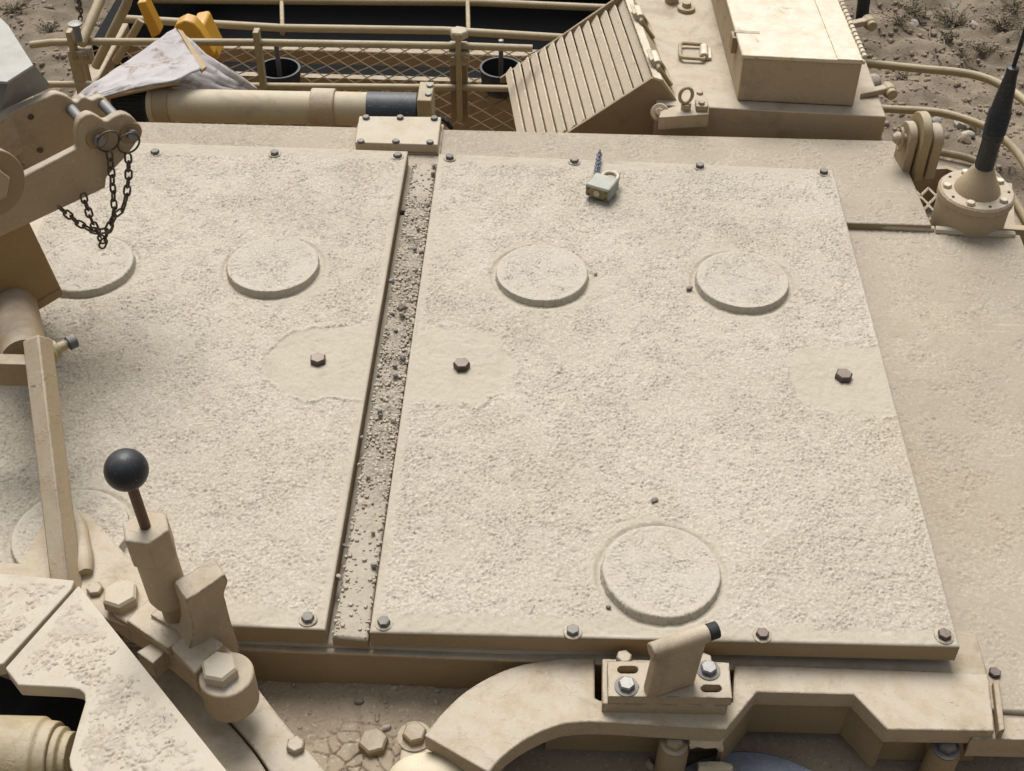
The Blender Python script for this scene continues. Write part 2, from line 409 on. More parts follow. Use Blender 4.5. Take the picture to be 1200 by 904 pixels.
def gridmesh(name, mat, corners, dx, func, thick, parent, off, edge_round=.0015):
    """corners: back-left, back-right, front-right, front-left. func(Xw,Yw,n,m,dx)->(height, coat)"""
    A, B, C, D = [np.array(c) for c in corners]
    wlen = max(np.linalg.norm(B - A), np.linalg.norm(C - D)); dlen = max(np.linalg.norm(D - A), np.linalg.norm(C - B))
    m_ = int(wlen / dx) // 2 * 2 + 2; n = int(dlen / dx) // 2 * 2 + 2
    u = np.linspace(0, 1, m_)[None, :, None]; v = np.linspace(0, 1, n)[:, None, None]
    P = (A * (1 - u) + B * u) * (1 - v) + (D * (1 - u) + C * u) * v
    h, coat = func(P[..., 0], P[..., 1], n, m_, dx)
    e = np.minimum(np.minimum(np.arange(n)[:, None], np.arange(n)[::-1][:, None]), np.minimum(np.arange(m_)[None, :], np.arange(m_)[::-1][None, :])) * dx
    h = h * sstep(e, 0, .006) - edge_round * (1 - sstep(e, 0, .0022)) ** 2
    P[..., 2] += h
    top = P.reshape(-1, 3)
    idx = np.arange(n * m_).reshape(n, m_)
    quads = np.stack([idx[1:, :-1], idx[1:, 1:], idx[:-1, 1:], idx[:-1, :-1]], -1).reshape(-1, 4)
    loop = np.concatenate([idx[0, :-1], idx[:-1, -1], idx[-1, :0:-1], idx[:0:-1, 0]])
    bot = top[loop].copy(); bot[:, 2] = np.minimum(bot[:, 2], 1e9) * 0 + (A[2] - thick)
    bi = np.arange(len(loop)) + n * m_
    side = np.stack([loop, np.roll(loop, -1), np.roll(bi, -1), bi], -1)
    verts = np.concatenate([top, bot]) - np.array(off)
    faces = np.concatenate([quads, side])
    me = bpy.data.meshes.new(name)
    me.vertices.add(len(verts)); me.vertices.foreach_set('co', verts.astype(np.float32).ravel())
    me.loops.add(faces.size); me.loops.foreach_set('vertex_index', faces.astype(np.int32).ravel())
    me.polygons.add(len(faces)); me.polygons.foreach_set('loop_start', np.arange(0, faces.size, 4, dtype=np.int32))
    me.update(calc_edges=True); me.validate()
    a_ = me.attributes.new('coat', 'FLOAT', 'POINT')
    cv = np.concatenate([coat.reshape(-1), np.zeros(len(bot))]).astype(np.float32); a_.data.foreach_set('value', cv)
    sm = np.ones(len(faces), dtype=bool); sm[len(quads):] = False
    me.polygons.foreach_set('use_smooth', sm)
    me.materials.append(M[mat]); me.materials.append(M['shadepaint'])  # skirt faces get the darker paint that carries their shade
    mi = np.zeros(len(faces), dtype=np.int32); mi[len(quads):] = 1; me.polygons.foreach_set('material_index', mi)
    o = bpy.data.objects.new(name, me); COL.objects.link(o)
    if parent: o.parent = parent
    return o
def splat(n, m_, dx, per, sig):
    """grains of random size dropped at random: one per (per x per) patch, each a small mound"""
    a = np.zeros((n, m_)); k = int(n * m_ * (dx / per) ** 2)
    np.add.at(a, (rng.integers(0, n, k), rng.integers(0, m_, k)), rng.lognormal(0, .55, k))
    kx = np.fft.fftfreq(n, dx)[:, None]; ky = np.fft.rfftfreq(m_, dx)[None, :]
    f = np.exp(-2 * (math.pi * sig) ** 2 * (kx * kx + ky * ky))
    return np.fft.irfft2(np.fft.rfft2(a) * f, s=(n, m_)) * (2 * math.pi * sig * sig / dx / dx)
def grit(n, m_, dx, lam=.0044, amp=.0008):
    s_ = lam / .0040
    a = 1.0 * splat(n, m_, dx, .0031 * s_, .00068 * s_) + .6 * splat(n, m_, dx, .0065 * s_, .00105 * s_)
    a = 2.0 * np.tanh(a / 2.0) - .8 + .35 * band(n, m_, dx, lam * .8, .5)
    wear = .38 + .75 * sstep(low(n, m_, dx, .05) + .6 * band(n, m_, dx, .025, .5), -1.2, .9)
    return a * amp * wear

# =========================================================================== SETTING: ground
GZ = -2.4
gx = np.concatenate([np.array([-900, -300, -100, -40, -18, -10]), np.arange(-4.6, 5.6, .028), np.array([7, 10, 18, 40, 100, 300, 900])])
gy = np.concatenate([np.array([-900, -300, -80, -20, -5, 0, 2]), np.arange(4.2, 8.8, .028), np.array([12, 18, 40, 100, 300, 900])])
XX, YY = np.meshgrid(gx, gy)
hgt = .022 * low(len(gy), len(gx), .028, .5) + .010 * band(len(gy), len(gx), .028, .25, .5) + .010 * np.clip(band(len(gy), len(gx), .028, .085, .45) - .3, 0, 3) * np.clip(.6 + .6 * low(len(gy), len(gx), .028, .6), 0, 2)
near = (XX > -4.7) & (XX < 5.7) & (YY > 4) & (YY < 8.9)
ZZ = GZ + np.where(near, hgt, 0)
vs = np.stack([XX, YY, ZZ], -1).reshape(-1, 3)
ii = np.arange(len(vs)).reshape(XX.shape)
fs = np.stack([ii[:-1, :-1], ii[:-1, 1:], ii[1:, 1:], ii[1:, :-1]], -1).reshape(-1, 4)
me = bpy.data.meshes.new('ground'); me.from_pydata(vs.tolist(), [], fs.tolist()); me.update()
me.polygons.foreach_set('use_smooth', [True] * len(me.polygons)); me.materials.append(M['earth'])
go = bpy.data.objects.new('ground', me); COL.objects.link(go)
tag(go, 'brown sandy earth with clods around the vehicle', 'ground', kind='structure')
def gheight(x, y):
    i = int(np.argmin(np.abs(gy - y))); j = int(np.argmin(np.abs(gx - x))); return float(ZZ[i, j])

# stones
def rock(seed, n=10, m_=7):
    rg = np.random.default_rng(seed); mb = MB(); mb.sphere((0, 0, 0), 1, n, m_)
    dirs = rg.standard_normal((6, 3)); dirs /= np.linalg.norm(dirs, axis=1)[:, None]; cut = rg.uniform(.6, .9, 6)
    out = []
    for v in mb.v:
        p = np.array(v)
        for d, c_ in zip(dirs, cut):
            s_ = p @ d
            if s_ > c_: p = p - d * (s_ - c_) * .9
        out.append(Vector(p * (1 + rg.normal(0, .035))))
    mb.v = out; return mb
ROCKS = {}
def rockmesh(k, mat):
    if (k, mat) not in ROCKS:
        ROCKS[(k, mat)] = rock(k).mesh('stone', mat, sharp=28)
    return ROCKS[(k, mat)]

# =========================================================================== turret roof
ZD = -.024                       # deck plate
ZF = -.082                       # lower roof the hatch stands on
tr = thing('vehicle_roof', 'sand painted armoured vehicle roof that carries the two big panels', 'vehicle roof', (0, 1.1, -.1))
def deckfunc(amp, lam=.0055, coat=1.0, spots=()):
    def f(Xw, Yw, n, m_, dx):
        h = grit(n, m_, dx, lam, amp)
        lo = low(n, m_, dx, .06)
        k = sstep(lo, -.9, .3)
        return h * (.35 + .65 * k), np.clip(coat * (.4 + .6 * k), 0, 1)
    return f
# back strip and raised block on the right
bA, bB = at(-60, 137, ZD), at(1050, 165, ZD)
bC, bD = at(1092, 264, ZD), at(-60, 232, ZD)
gridmesh('deck_strip', 'rightdeck', [bA, bB, bC, bD], .0016, deckfunc(.0010, .0044), .06, tr, tr.location)
# base of the deck under the panels
ZB = ZD - .004
mb = MB(); mb.prism([at(-300, 235, ZB), at(960, 262, ZB), at(1095, 766, ZB), at(600, 764, ZB), at(280, 752, ZB), at(-300, 745, ZB)], (0, 0, -.05))
mb.build('deck_plate', 'deckpaint', tr, .003)
# lower deck on the right, one step down
ZR = ZD - .010
gridmesh('side_deck', 'rightdeck', [at(960, 258, ZR), at(1196, 275, ZR), at(1420, 850, ZR), at(1075, 826, ZR)], .0016, deckfunc(.0011, .0044), .05, tr, tr.location, .004)
mb = MB(); mb.tube([at(1000, 263, ZR + .001), at(1040, 266, ZR + .003), at(1094, 269, ZR + .001)], .0045, 8); mb.build('weld_bead', 'deckpaint', tr)
mb = MB(); mb.tube([at(1096, 270, ZR + .001), at(1140, 273, ZR + .004), at(1188, 276, ZR)], .006, 8); mb.build('weld_bead', 'deckpaint', tr)
# front face of the deck: stepped beam
f0, f1 = at(200, 753, ZB), at(1130, 778, ZB)
yf = .733
mb = MB(); mb.prism([V(-.75, yf, ZB - .004), V(.44, yf - .004, ZB - .004), V(.44, yf + .05, ZB - .004), V(-.75, yf + .05, ZB - .004)], (0, 0, ZF - ZB - .045)); mb.build('front_beam', 'shadepaint', tr, .003)
# floor with caked dust and dried mud
def floorf(Xw, Yw, n, m_, dx):
    h = .0009 * low(n, m_, dx, .05) + .0004 * np.clip(band(n, m_, dx, .006), -.5, 2.5)
    c0 = at(425, 892, ZF)
    rg = np.random.default_rng(5)
    pts = np.stack([rg.uniform(c0.x - .07, c0.x + .07, 70), rg.uniform(c0.y - .06, c0.y + .05, 70)], -1)
    wx = Xw + .0016 * low(n, m_, dx, .04); wy = Yw + .0016 * low(n, m_, dx, .04)
    d1 = np.full(Xw.shape, 9.); d2 = d1.copy()
    for p in pts:
        d = np.hypot(wx - p[0], wy - p[1]); d2 = np.where(d < d1, d1, np.minimum(d2, d)); d1 = np.minimum(d1, d)
    reg = sstep(np.hypot((Xw - c0.x) / 1.25, Yw - c0.y), .052, .025)
    h = h * (1 - .6 * reg)
    crack = (1 - sstep(d2 - d1, .0002, .0011)) * reg
    return h * (1 - .7 * reg) + .002 * reg - .005 * crack, np.zeros_like(h)
fo = gridmesh('floor_plate', 'dust', [V(-.34, .745, ZF), V(-.02, .745, ZF), V(-.02, .50, ZF), V(-.34, .50, ZF)], .0011, floorf, .05, tr, tr.location, 0)
mb = MB(); mb.box((-.03, .62, ZF - .055), (2.2, .3, .03)); mb.build('lower_roof', 'dust', tr)
mb = MB(); mb.prism([V(-1.1, .35, ZF - .075), V(.62, .35, ZF - .075), V(.62, 1.62, ZF - .075), V(-1.1, 1.62, ZF - .075)], (0, 0, GZ - ZF + .07)); mb.build('vehicle_body', 'paint', tr)
bolt(tr, at(438, 874, ZF), .0145, 'shadepaint', None)
bolt(tr, at(1165, 790, ZR), .006, 'darkbolt', None)

# gutter between the panels
ZG = -.012
gl0, gl1, gl2, gl3 = at(484, 192, ZG), at(512, 193, ZG), at(431, 750, ZG), at(389, 746, ZG)
def gutf(Xw, Yw, n, m_, dx):
    h = .0010 * low(n, m_, dx, .03) + .0007 * np.clip(band(n, m_, dx, .006), -.5, 2.5)
    k = sstep(Yw, .95, 1.05) * sstep(1.52, 1.46, 1.5) if False else sstep(Yw, .84, .96) * (1 - sstep(Yw, 1.45, 1.5))
    return h * (.25 + .75 * k), k
gu = gridmesh('gutter_strip', 'gutter', [gl0, gl1, gl2, gl3], .0016, gutf, .014, tr, tr.location, .003)

# =========================================================================== armour panels
RD = .0578
def tr_disc_layout(): pass
discsR = [(at(635, 324, 0)), (at(869.5, 332, 0)), (at(774.5, 673, 0))]
discsL = [(at(103, 313, 0)), (at(320.5, 314, 0)), (at(84, 628, 0))]
def panelf(side, corners, discs, bolts_mid):
    A, B, C, D = corners
    def f(Xw, Yw, n, m_, dx):
        h = grit(n, m_, dx, .0035, .00112)
        wob = .006 * low(n, m_, dx, .05)
        coat = np.ones_like(h)
        yb, yfr = A.y, D.y
        coat *= sstep(Yw - yfr + wob * .4, .020, .026)
        coat *= sstep(yb - Yw + wob * .5, .020, .030)
        if side > 0: coat *= sstep(Xw - (D.x + (A.x - D.x) * (Yw - yfr) / (yb - yfr)) , .004, .012)
        else: coat *= sstep((C.x + (B.x - C.x) * (Yw - yfr) / (yb - yfr)) - Xw, .004, .012)
        lip = np.zeros_like(h)
        for (c_, rx, ry, dirx) in bolts_mid:
            dX = Xw - c_.x; dX = np.where(dX * dirx > 0, 0, dX)
            d = np.hypot(dX / rx, (Yw - c_.y) / ry) + wob * 9
            coat *= sstep(d + .035 * band(n, m_, dx, .012, .5), .95, 1.05)
            lip += np.exp(-((d - 1.05) / .04) ** 2) * .0017 * sstep(low(n, m_, dx, .05), -.4, .8)
        for c_ in discs:
            d = np.hypot(Xw - c_.x, Yw - c_.y)
            coat *= .25 + .75 * sstep(d + wob * 1.1, RD * 1.09, RD * 1.3)
        # bare scraped patches
        lo = low(n, m_, dx, .07)
        coat *= 1 - .6 * sstep(lo + .5 * band(n, m_, dx, .012, .5), 1.5, 2.6)
        # long brush ridges in the coating
        ri = band(n, m_, dx, .05, .25) + .35 * band(n, m_, dx, .012)
        ridge = np.exp(-((ri) / .06) ** 2) * sstep(low(n, m_, dx, .07), .5, 1.2) * .0013
        h = h * coat + lip + ridge * coat + .0004 * coat
        for c_ in discs:
            d = np.hypot(Xw - c_.x, Yw - c_.y)
            h = h - .0026 * (1 - sstep(d, RD * 1.07, RD * 1.17))
        h += .0002 * low(n, m_, dx, .01) + .0006 * low(n, m_, dx, .12)
        return h, coat
    return f
PT = .022
def disc_mesh(seed):
    rg = np.random.default_rng(seed); n = 92; Hh = .0068
    a = np.linspace(-1, 1, n); U, W = np.meshgrid(a, a)
    Rr = np.maximum(np.abs(U), np.abs(W)); th = np.arctan2(W, U)
    mx = np.maximum(np.abs(np.cos(th)), np.abs(np.sin(th))); Rd = Rr                       # square -> disc, ring by ring
    Xd, Yd = Rd * np.cos(th) * RD * .985, Rd * np.sin(th) * RD * .985
    g_ = grit(n, n, 2 * RD / n, .0040, .001)
    lo = low(n, n, 2 * RD / n, .03)
    k = (.45 + .55 * sstep(lo, -1.2, .2)) * (1 - .75 * sstep(Rr + .07 * np.clip(lo, -1.5, 1.5), .88, .99))
    Zd = Hh + g_ * k + .0003 * sstep(Rr, .89, .93) * (1 - .5 * sstep(Rr, .97, 1))
    vs = [V(x, y, z) for x, y, z in zip(Xd.ravel(), Yd.ravel(), Zd.ravel())]
    idx = np.arange(n * n).reshape(n, n)
    fs = np.stack([idx[:-1, :-1], idx[:-1, 1:], idx[1:, 1:], idx[1:, :-1]], -1).reshape(-1, 4).tolist()
    loop = np.concatenate([idx[0, :-1], idx[:-1, -1], idx[-1, :0:-1], idx[:0:-1, 0]]); q = len(loop)
    wob = np.cumsum(rg.normal(0, 1, q)); wob -= np.linspace(0, wob[-1], q); wob = .0013 * wob / (np.abs(wob).max() + 1e-6)
    prev = loop.tolist()
    for r_, z in [(1.0, Hh - .0012), (1.004, .003), (1.012, .001), (1.02, -.001), (1.03, -.004)]:
        cur = []
        for i_, l_ in enumerate(loop):
            p = vs[l_]; d = V(p.x, p.y, 0).normalized(); rr = RD * r_ + wob[i_] + rg.normal(0, .0004)
            cur.append(len(vs)); vs.append(V(d.x * rr, d.y * rr, z + rg.normal(0, .0005)))
        fs += [[prev[i_], prev[(i_ + 1) % q], cur[(i_ + 1) % q], cur[i_]] for i_ in range(q)]
        prev = cur
    me = MB().add(vs, fs).mesh('round_cap', 'cap', sharp=180)
    a_ = me.attributes.new('coat', 'FLOAT', 'POINT'); cv = np.zeros(len(me.vertices), dtype=np.float32); cv[:n * n] = np.clip(k, 0, 1).ravel(); a_.data.foreach_set('value', cv)
    return me
def panel(label, corners, discs, mids, bolts, side, seed):
    base = (corners[0] + corners[1] + corners[2] + corners[3]) / 4; base.z = -PT
    p = thing('armor_panel', label, 'armour panel', base, 'bolted armour panels on the roof')
    gridmesh('plate', 'panel', corners, .0012, panelf(side, corners, discs, mids), PT, p, p.location, .0016)
    for i, d in enumerate(discs):
        put(disc_mesh(seed + i), 'round_cap', p, V(d.x, d.y, 0), (0, 0, seed + i * 1.7))
    for (px, py, r_, mat, wm) in bolts:
        bolt(p, at(px, py, 0.0), r_, mat, wm)
    return p
cR = [at(514, 180, 0), at(976, 199, 0), at(1125, 758, 0), at(433, 741, 0)]
cL = [V(-.66, at(478, 177, 0).y + .003, 0), at(478, 177, 0), at(381, 738, 0), V(-.66, at(381, 738, 0).y + .003, 0)]
panel('large pale anti-slip armour panel with the padlock on it, right of the gutter', cR, discsR,
      [(at(541, 428, 0), .062, .066, -1), (at(988, 443, 0), .062, .062, 1)],
      [(527, 186, .0062, 'steel', 'paint'), (673, 190, .0062, 'steel', 'paint'), (820, 196, .0062, 'steel', 'paint'), (965, 203, .0062, 'steel', 'paint'),
       (450, 731, .0062, 'steel', 'paint'), (671, 741, .0064, 'steel', 'paint'), (893, 745, .0064, 'darkbolt', 'paint'), (1106, 746, .0066, 'darkbolt', 'paint'),
       (541, 430, .0098, 'darkbolt', None), (988, 443, .0102, 'darkbolt', None)], 1, 20)
panel('large pale anti-slip armour panel left of the gutter, behind the ball lever', cL, discsL,
      [(at(372, 424, 0), .062, .062, 1)],
      [(182, 180, .0062, 'steel', 'paint'), (322, 181, .0062, 'steel', 'paint'), (466, 184, .0062, 'steel', 'paint'), (361, 726, .0062, 'steel', 'paint'),
       (373, 424, .0098, 'darkbolt', None)], -1, 40)

# gravel lying in the gutter
def gut_pt(v, u):
    a = gl0.lerp(gl3, v); b_ = gl1.lerp(gl2, v); return a.lerp(b_, u)
rg = random.Random(3)
rk = [rock(100 + i, 6, 4) for i in range(6)]
for cnt, mat, lab in ((2600, 'stone4', 'fine tan gravel strewn along the gutter between the panels'), (320, 'stone3', 'scattered dark grit among the tan gravel in the gutter')):
    mb = MB()
    for i in range(cnt):
        v = rg.random()
        if rg.random() > (1.0 if .1 < v < .78 else .3): continue
        p = gut_pt(v, min(.98, max(.02, rg.random() if rg.random() < .6 else rg.choice((rg.gauss(.93, .05), rg.gauss(.07, .05))))))
        s_ = rg.choice((.0009, .0012, .0016, .0022)) * rg.uniform(.7, 1.3) * (.75 if mat == 'stone3' else 1)
        k = rg.choice(rk); a = rg.uniform(0, 6.28); ca, sa = math.cos(a), math.sin(a)
        mb.add([p + V((q.x * ca - q.y * sa) * s_, (q.x * sa + q.y * ca) * s_, q.z * s_ * .7 + s_ * .35) for q in k.v], k.f)
    o = mb.build('gravel', mat); tag(o, lab, 'gravel', kind='stuff')
peb = [(459, 331, .0042, 2), (472, 360, .006, 1), (471, 370, .004, 1), (472, 421, .0052, 2), (463, 430, .0036, 3), (463, 441, .0038, 2), (443, 440, .003, 1), (445, 483, .0034, 3),
       (446, 488, .003, 3), (461, 494, .004, 1), (424, 514, .003, 2), (508, 195, .0046, 1), (507, 205, .0042, 1), (501, 241, .004, 1), (486, 293, .0038, 3), (493, 296, .0036, 1),
       (397, 678, .0045, 1), (404, 641, .003, 3), (438, 664, .0042, 2), (437, 625, .003, 1), (464, 389, .003, 3), (490, 270, .003, 3), (488, 318, .0028, 3), (421, 546, .003, 1), (432, 560, .0028, 1)]
for i, (px, py, s_, c_) in enumerate(peb):
    o = put(rockmesh(200 + i % 5, 'stone%d' % c_), 'pebble', None, at(px, py, ZG + .002) + V(0, 0, s_ * .45), (rg.uniform(0, 1), rg.uniform(0, 1), rg.uniform(0, 6)), (s_, s_ * rg.uniform(.7, 1), s_ * .75))
    cn = {1: 'tan', 2: 'blue-grey', 3: 'dark'}[c_]; sz = 'larger' if s_ >= .004 else 'tiny'
    wh = 'at the far end of the gutter' if py < 260 else 'in the far half of the gutter' if py < 400 else 'in the gutter near the middle bolts' if py < 520 else 'in the near end of the gutter'
    tag(o, '%s %s pebble lying %s' % (sz, cn, wh), 'pebble', '%s %s pebbles %s' % (sz, cn, wh))
# crumbs on the panels and on the dusty floor
for (px, py, s_, c_, z, lb) in [(808, 339, .0052, 3, 0, 'dark flat stone chip lying left of the right back cap'), (698, 322, .003, 3, 0, 'tiny dark crumb beside the back cap of the right panel'),
                                (767, 587, .0044, 3, 0, 'dark brown crumb above the front round cap'), (713, 712, .003, 3, 0, 'tiny dark crumb at lower left of the front round cap'),
                                (689, 123, .0, 0, 0, '')]:
    if s_ == 0: continue
    o = put(rockmesh(203, 'stone3'), 'stone_chip', None, at(px, py, z + .001) + V(0, 0, s_ * .3), (0, 0, px), (s_, s_ * .7, s_ * .5)); tag(o, lb, 'stone chip')
mb = MB()
for i in range(110):
    p = at(rg.uniform(300, 520), rg.uniform(800, 905), ZF)
    if rg.random() < .75: p = at(rg.gauss(470, 30), rg.gauss(828, 18), ZF)
    s_ = rg.choice((.0008, .0011, .0016, .0024)); k = rg.choice(rk)
    mb.add([p + V(q.x * s_, q.y * s_, q.z * s_ * .7 + s_ * .4) for q in k.v], k.f)
o = mb.build('grit_crumbs', 'dust'); tag(o, 'crumbs of dried dirt on the dusty lower roof', 'dirt', kind='stuff')
for (px, py, s_, c_, lb) in [(421, 824, .0055, 3, 'dark chip lying on the dust below the gutter end'), (512, 811, .0042, 2, 'bluish stone on the dust beside the curved bracket'), (511, 824, .0042, 1, 'reddish tan stone on the dust beside the curved bracket'),
                             (462, 808, .0046, 1, 'tan stone on the dust under the front edge'), (453, 855, .006, 1, 'flat tan flake beside the hex bolt in the dust'), (411, 868, .003, 1, 'tiny clod left of the hex bolt in the dust')]:
    o = put(rockmesh(202, 'stone%d' % c_), 'stone_chip', None, at(px, py, ZF) + V(0, 0, s_ * .4), (0, 0, px), (s_, s_ * .6, s_ * .6)); tag(o, lb, 'stone chip')

# =========================================================================== cover plate behind the panels
ZC = ZD + .016
cp = thing('cover_plate', 'small rectangular bolted cover plate behind the end of the gutter', 'cover plate', at(467, 158, ZD))
poly = [at(421, 136, ZC), at(517, 137, ZC), at(513, 170, ZC), at(416, 167, ZC)]
MB().prism(poly, (0, 0, -.014)).build('plate', 'deckpaint', cp, .0015)
for px, py in ((429, 138), (469, 138), (509, 139), (423, 166), (464, 166), (504, 167)):
    bolt(cp, at(px, py + 1, ZC), .0055, 'steel', None)
MB().prism([p + V(0, 0, -.0142) + (p - at(467, 153, ZC)) * .06 for p in poly], (0, 0, -.004)).build('gasket', 'shadepaint', cp, .001)

# =========================================================================== padlock
pc = at(701, 232, .004)
pl = thing('padlock', 'weathered steel padlock with brass shackle lying on the right panel', 'padlock', pc)
ua = V(math.cos(R(-12)), math.sin(R(-12)), 0); va = V(-ua.y, ua.x, 0)           # ua: across, va: from keyway to shackle
d_ = (at(712, 208, .02) - at(694, 230, .02)); d_.z = 0; va = d_.normalized(); ua = V(va.y, -va.x, 0)
pw, pln, pth = .036, .034, .019
cc = pc + V(0, 0, pth / 2 + .001) + va * .012
mb = MB(); mb.box(cc, (pw, pln, pth), (ua, va, Z)); mb.build('body', 'padlock', pl, .003, 3)
ke = cc - va * (pln / 2)
MB().box(ke - va * .0003, (pw - .005, .0012, pth - .004), (ua, va, Z)).build('bottom_plate', 'brass', pl, .0004)
MB().cyl(ke - va * .0006, ke - va * .0022, .0045, n=20).build('keyway', 'shackle', pl, .0003)
for a in (-1, 1):
    for b_ in (-1, 1):
        MB().cyl(ke - va * .0006 + ua * (a * .0125) + Z * (b_ * .0048), ke - va * .0018 + ua * (a * .0125) + Z * (b_ * .0048), .0016, n=10).build('rivet', 'darkbolt', pl)
se = cc + va * (pln / 2)
pts = [se + ua * .0105 - va * .006] + [se + ua * (.0105 * math.cos(t_)) + va * (.010 + .0105 * math.sin(t_)) for t_ in np.linspace(0, math.pi, 13)] + [se - ua * .0105 - va * .006]
MB().tube(pts, .0034, 10).build('shackle', 'shackle', pl)

# chain links
def linkmesh(L, W, r_, mat):
    pts = []
    for t_ in np.linspace(-math.pi / 2, math.pi / 2, 7): pts.append(V(L / 2 - W / 2 + W / 2 * math.cos(t_), W / 2 * math.sin(t_), 0))
    for t_ in np.linspace(math.pi / 2, 1.5 * math.pi, 7): pts.append(V(-L / 2 + W / 2 + W / 2 * math.cos(t_), W / 2 * math.sin(t_), 0))
    return MB().tube(pts, r_, 6, True).mesh('link', mat, sharp=80)
def chain(parent, pts, L, W, r_, me, roll0=0.0):
    pts = [Vector(p) for p in pts]; pitch = L - 2.4 * r_
    fine = []
    for i in range(len(pts) - 1):
        for k in range(24): fine.append(pts[i].lerp(pts[i + 1], k / 24))
    fine.append(pts[-1])
    acc = [0]
    for i in range(1, len(fine)): acc.append(acc[-1] + (fine[i] - fine[i - 1]).length)
    n = max(2, int(acc[-1] / pitch))
    def p_at(s_):
        i = min(len(acc) - 2, max(0, int(np.searchsorted(acc, s_)) - 1)); 
        return fine[i].lerp(fine[i + 1], min(1, (s_ - acc[i]) / max(1e-9, acc[i + 1] - acc[i])))
    for k in range(n):
        a, b_ = p_at(k * acc[-1] / n), p_at((k + 1) * acc[-1] / n)
        d = (b_ - a).normalized(); 
        side = d.cross(Z if abs(d.z) < .9 else Y).normalized()
        ang = roll0 + (k % 2) * math.pi / 2 + random.uniform(-.25, .25)
        y_ = side * math.cos(ang) + d.cross(side) * math.sin(ang); z_ = d.cross(y_)
        o = put(me, 'link', parent, (a + b_) / 2); o.rotation_mode = 'QUATERNION'
        o.rotation_quaternion = Matrix((d, y_, z_)).transposed().to_quaternion()
ch = thing('padlock_chain', 'short blue-black chain running from the padlock over the panel edge', 'chain', at(696, 190, 0))
chain(ch, [at(698, 212, .012), at(700, 196, .006), at(703, 178, .005)], .0085, .0056, .0014, linkmesh(.0085, .0056, .0014, 'bluechain'))

# =========================================================================== front bracket with clamp
ZK = -.030
def smooth_px(lst, k=6):
    out = []; n = len(lst)
    for i in range(n - 1):
        p0 = lst[max(0, i - 1)]; p1 = lst[i]; p2 = lst[i + 1]; p3 = lst[min(n - 1, i + 2)]
        for j in range(k):
            t_ = j / k
            out.append(tuple(.5 * ((2 * p1[a]) + (-p0[a] + p2[a]) * t_ + (2 * p0[a] - 5 * p1[a] + 4 * p2[a] - p3[a]) * t_ ** 2 + (-p0[a] + 3 * p1[a] - 3 * p2[a] + p3[a]) * t_ ** 3) for a in (0, 1)))
    out.append(lst[-1]); return out
kb = thing('curved_bracket', 'sand coloured flat bracket curving left below the right panel', 'bracket', at(800, 820, ZF))
outer = smooth_px([(497, 862), (520, 834), (552, 806), (598, 783), (650, 772), (690, 771)])
inner = smooth_px([(690, 846), (655, 850), (618, 866), (590, 886), (573, 906)])
pl_ = outer + [(697, 771), (697, 818), (703, 821), (859, 823), (861, 779), (950, 781), (1158, 789), (1166, 857), (1040, 855), (1001, 814), (887, 811), (851, 855), (720, 847)] + inner
mb = MB(); mb.prism([at(x, y, ZK) for x, y in pl_], (0, 0, -.022)); mb.build('flat_arm', 'paint', kb, .0014)
# web under the arm: recessed wall seen through the trapezoid cut-out
MB().prism([at(853, 849, ZK - .002), at(888, 806, ZK - .002), at(1001, 809, ZK - .002), at(1040, 850, ZK - .002), at(1045, 846, ZK - .002), at(1005, 800, ZK - .002), at(884, 797, ZK - .002), at(848, 845, ZK - .002)], (0, 0, -.076)).build('web', 'shadepaint', kb, .001)
MB().prism([at(640, 836, ZK - .023), at(850, 841, ZK - .023), at(850, 835, ZK - .023), at(640, 830, ZK - .023)], (0, 0, ZF - ZK - .012)).build('web', 'shadepaint', kb, .001)
MB().prism([at(1040, 848, ZK - .023), at(1160, 850, ZK - .023), at(1160, 842, ZK - .023), at(1040, 842, ZK - .023)], (0, 0, ZF - ZK - .012)).build('web', 'shadepaint', kb, .001)
e0, e1 = at(1164, 798, ZK + .003), at(1171, 857, ZK + .003)
MB().prism([e0, e1, e1 + V(.006, .002, 0), e0 + V(.006, .002, 0)], (0, 0, -.036)).build('end_plate', 'shadepaint', kb, .001)
mb = MB(); mb.prism([at(1138, 832, ZK - .01), at(1230, 836, ZK - .01), at(1230, 868, ZK - .01), at(1138, 866, ZK - .01)], (0, 0, -.03)); mb.build('side_bar', 'paint', kb, .001)
for px, py, mat, wm in ((790, 871, 'shadepaint', 'shadepaint'), (1109, 876, 'steel', 'steel')):
    b0 = at(px, py, ZK - .030)
    MB().lathe(b0 + V(0, 0, -.065), Z, [(.0145, 0), (.0145, .057), (.0125, .063)], 24).build('lug', 'shadepaint', kb, .0008)
    MB().box(b0 + V(0, .018, -.012), (.026, .03, .014)).build('lug_web', 'shadepaint', kb, .002)
    bolt(kb, b0 + V(0, 0, -.002), .0092, mat, wm)
lb0 = at(486, 868, ZF + .02)
MB().prism([at(472, 864, ZF + .02), at(478, 852, ZF + .02), at(492, 850, ZF + .02), at(503, 858, ZF + .02), at(520, 915, ZF + .02), at(462, 925, ZF + .02)], (0, 0, -.02)).build('foot_lug', 'paint', kb, .003)
bolt(kb, at(486, 864, ZF + .02), .0115, 'shadepaint', 'shadepaint')
dm = MB(); dm.sphere(at(507, 917, ZF + .008), .034, 32, 16, (1.25, .8, .8)); o = dm.build('dome', 'dome', kb)

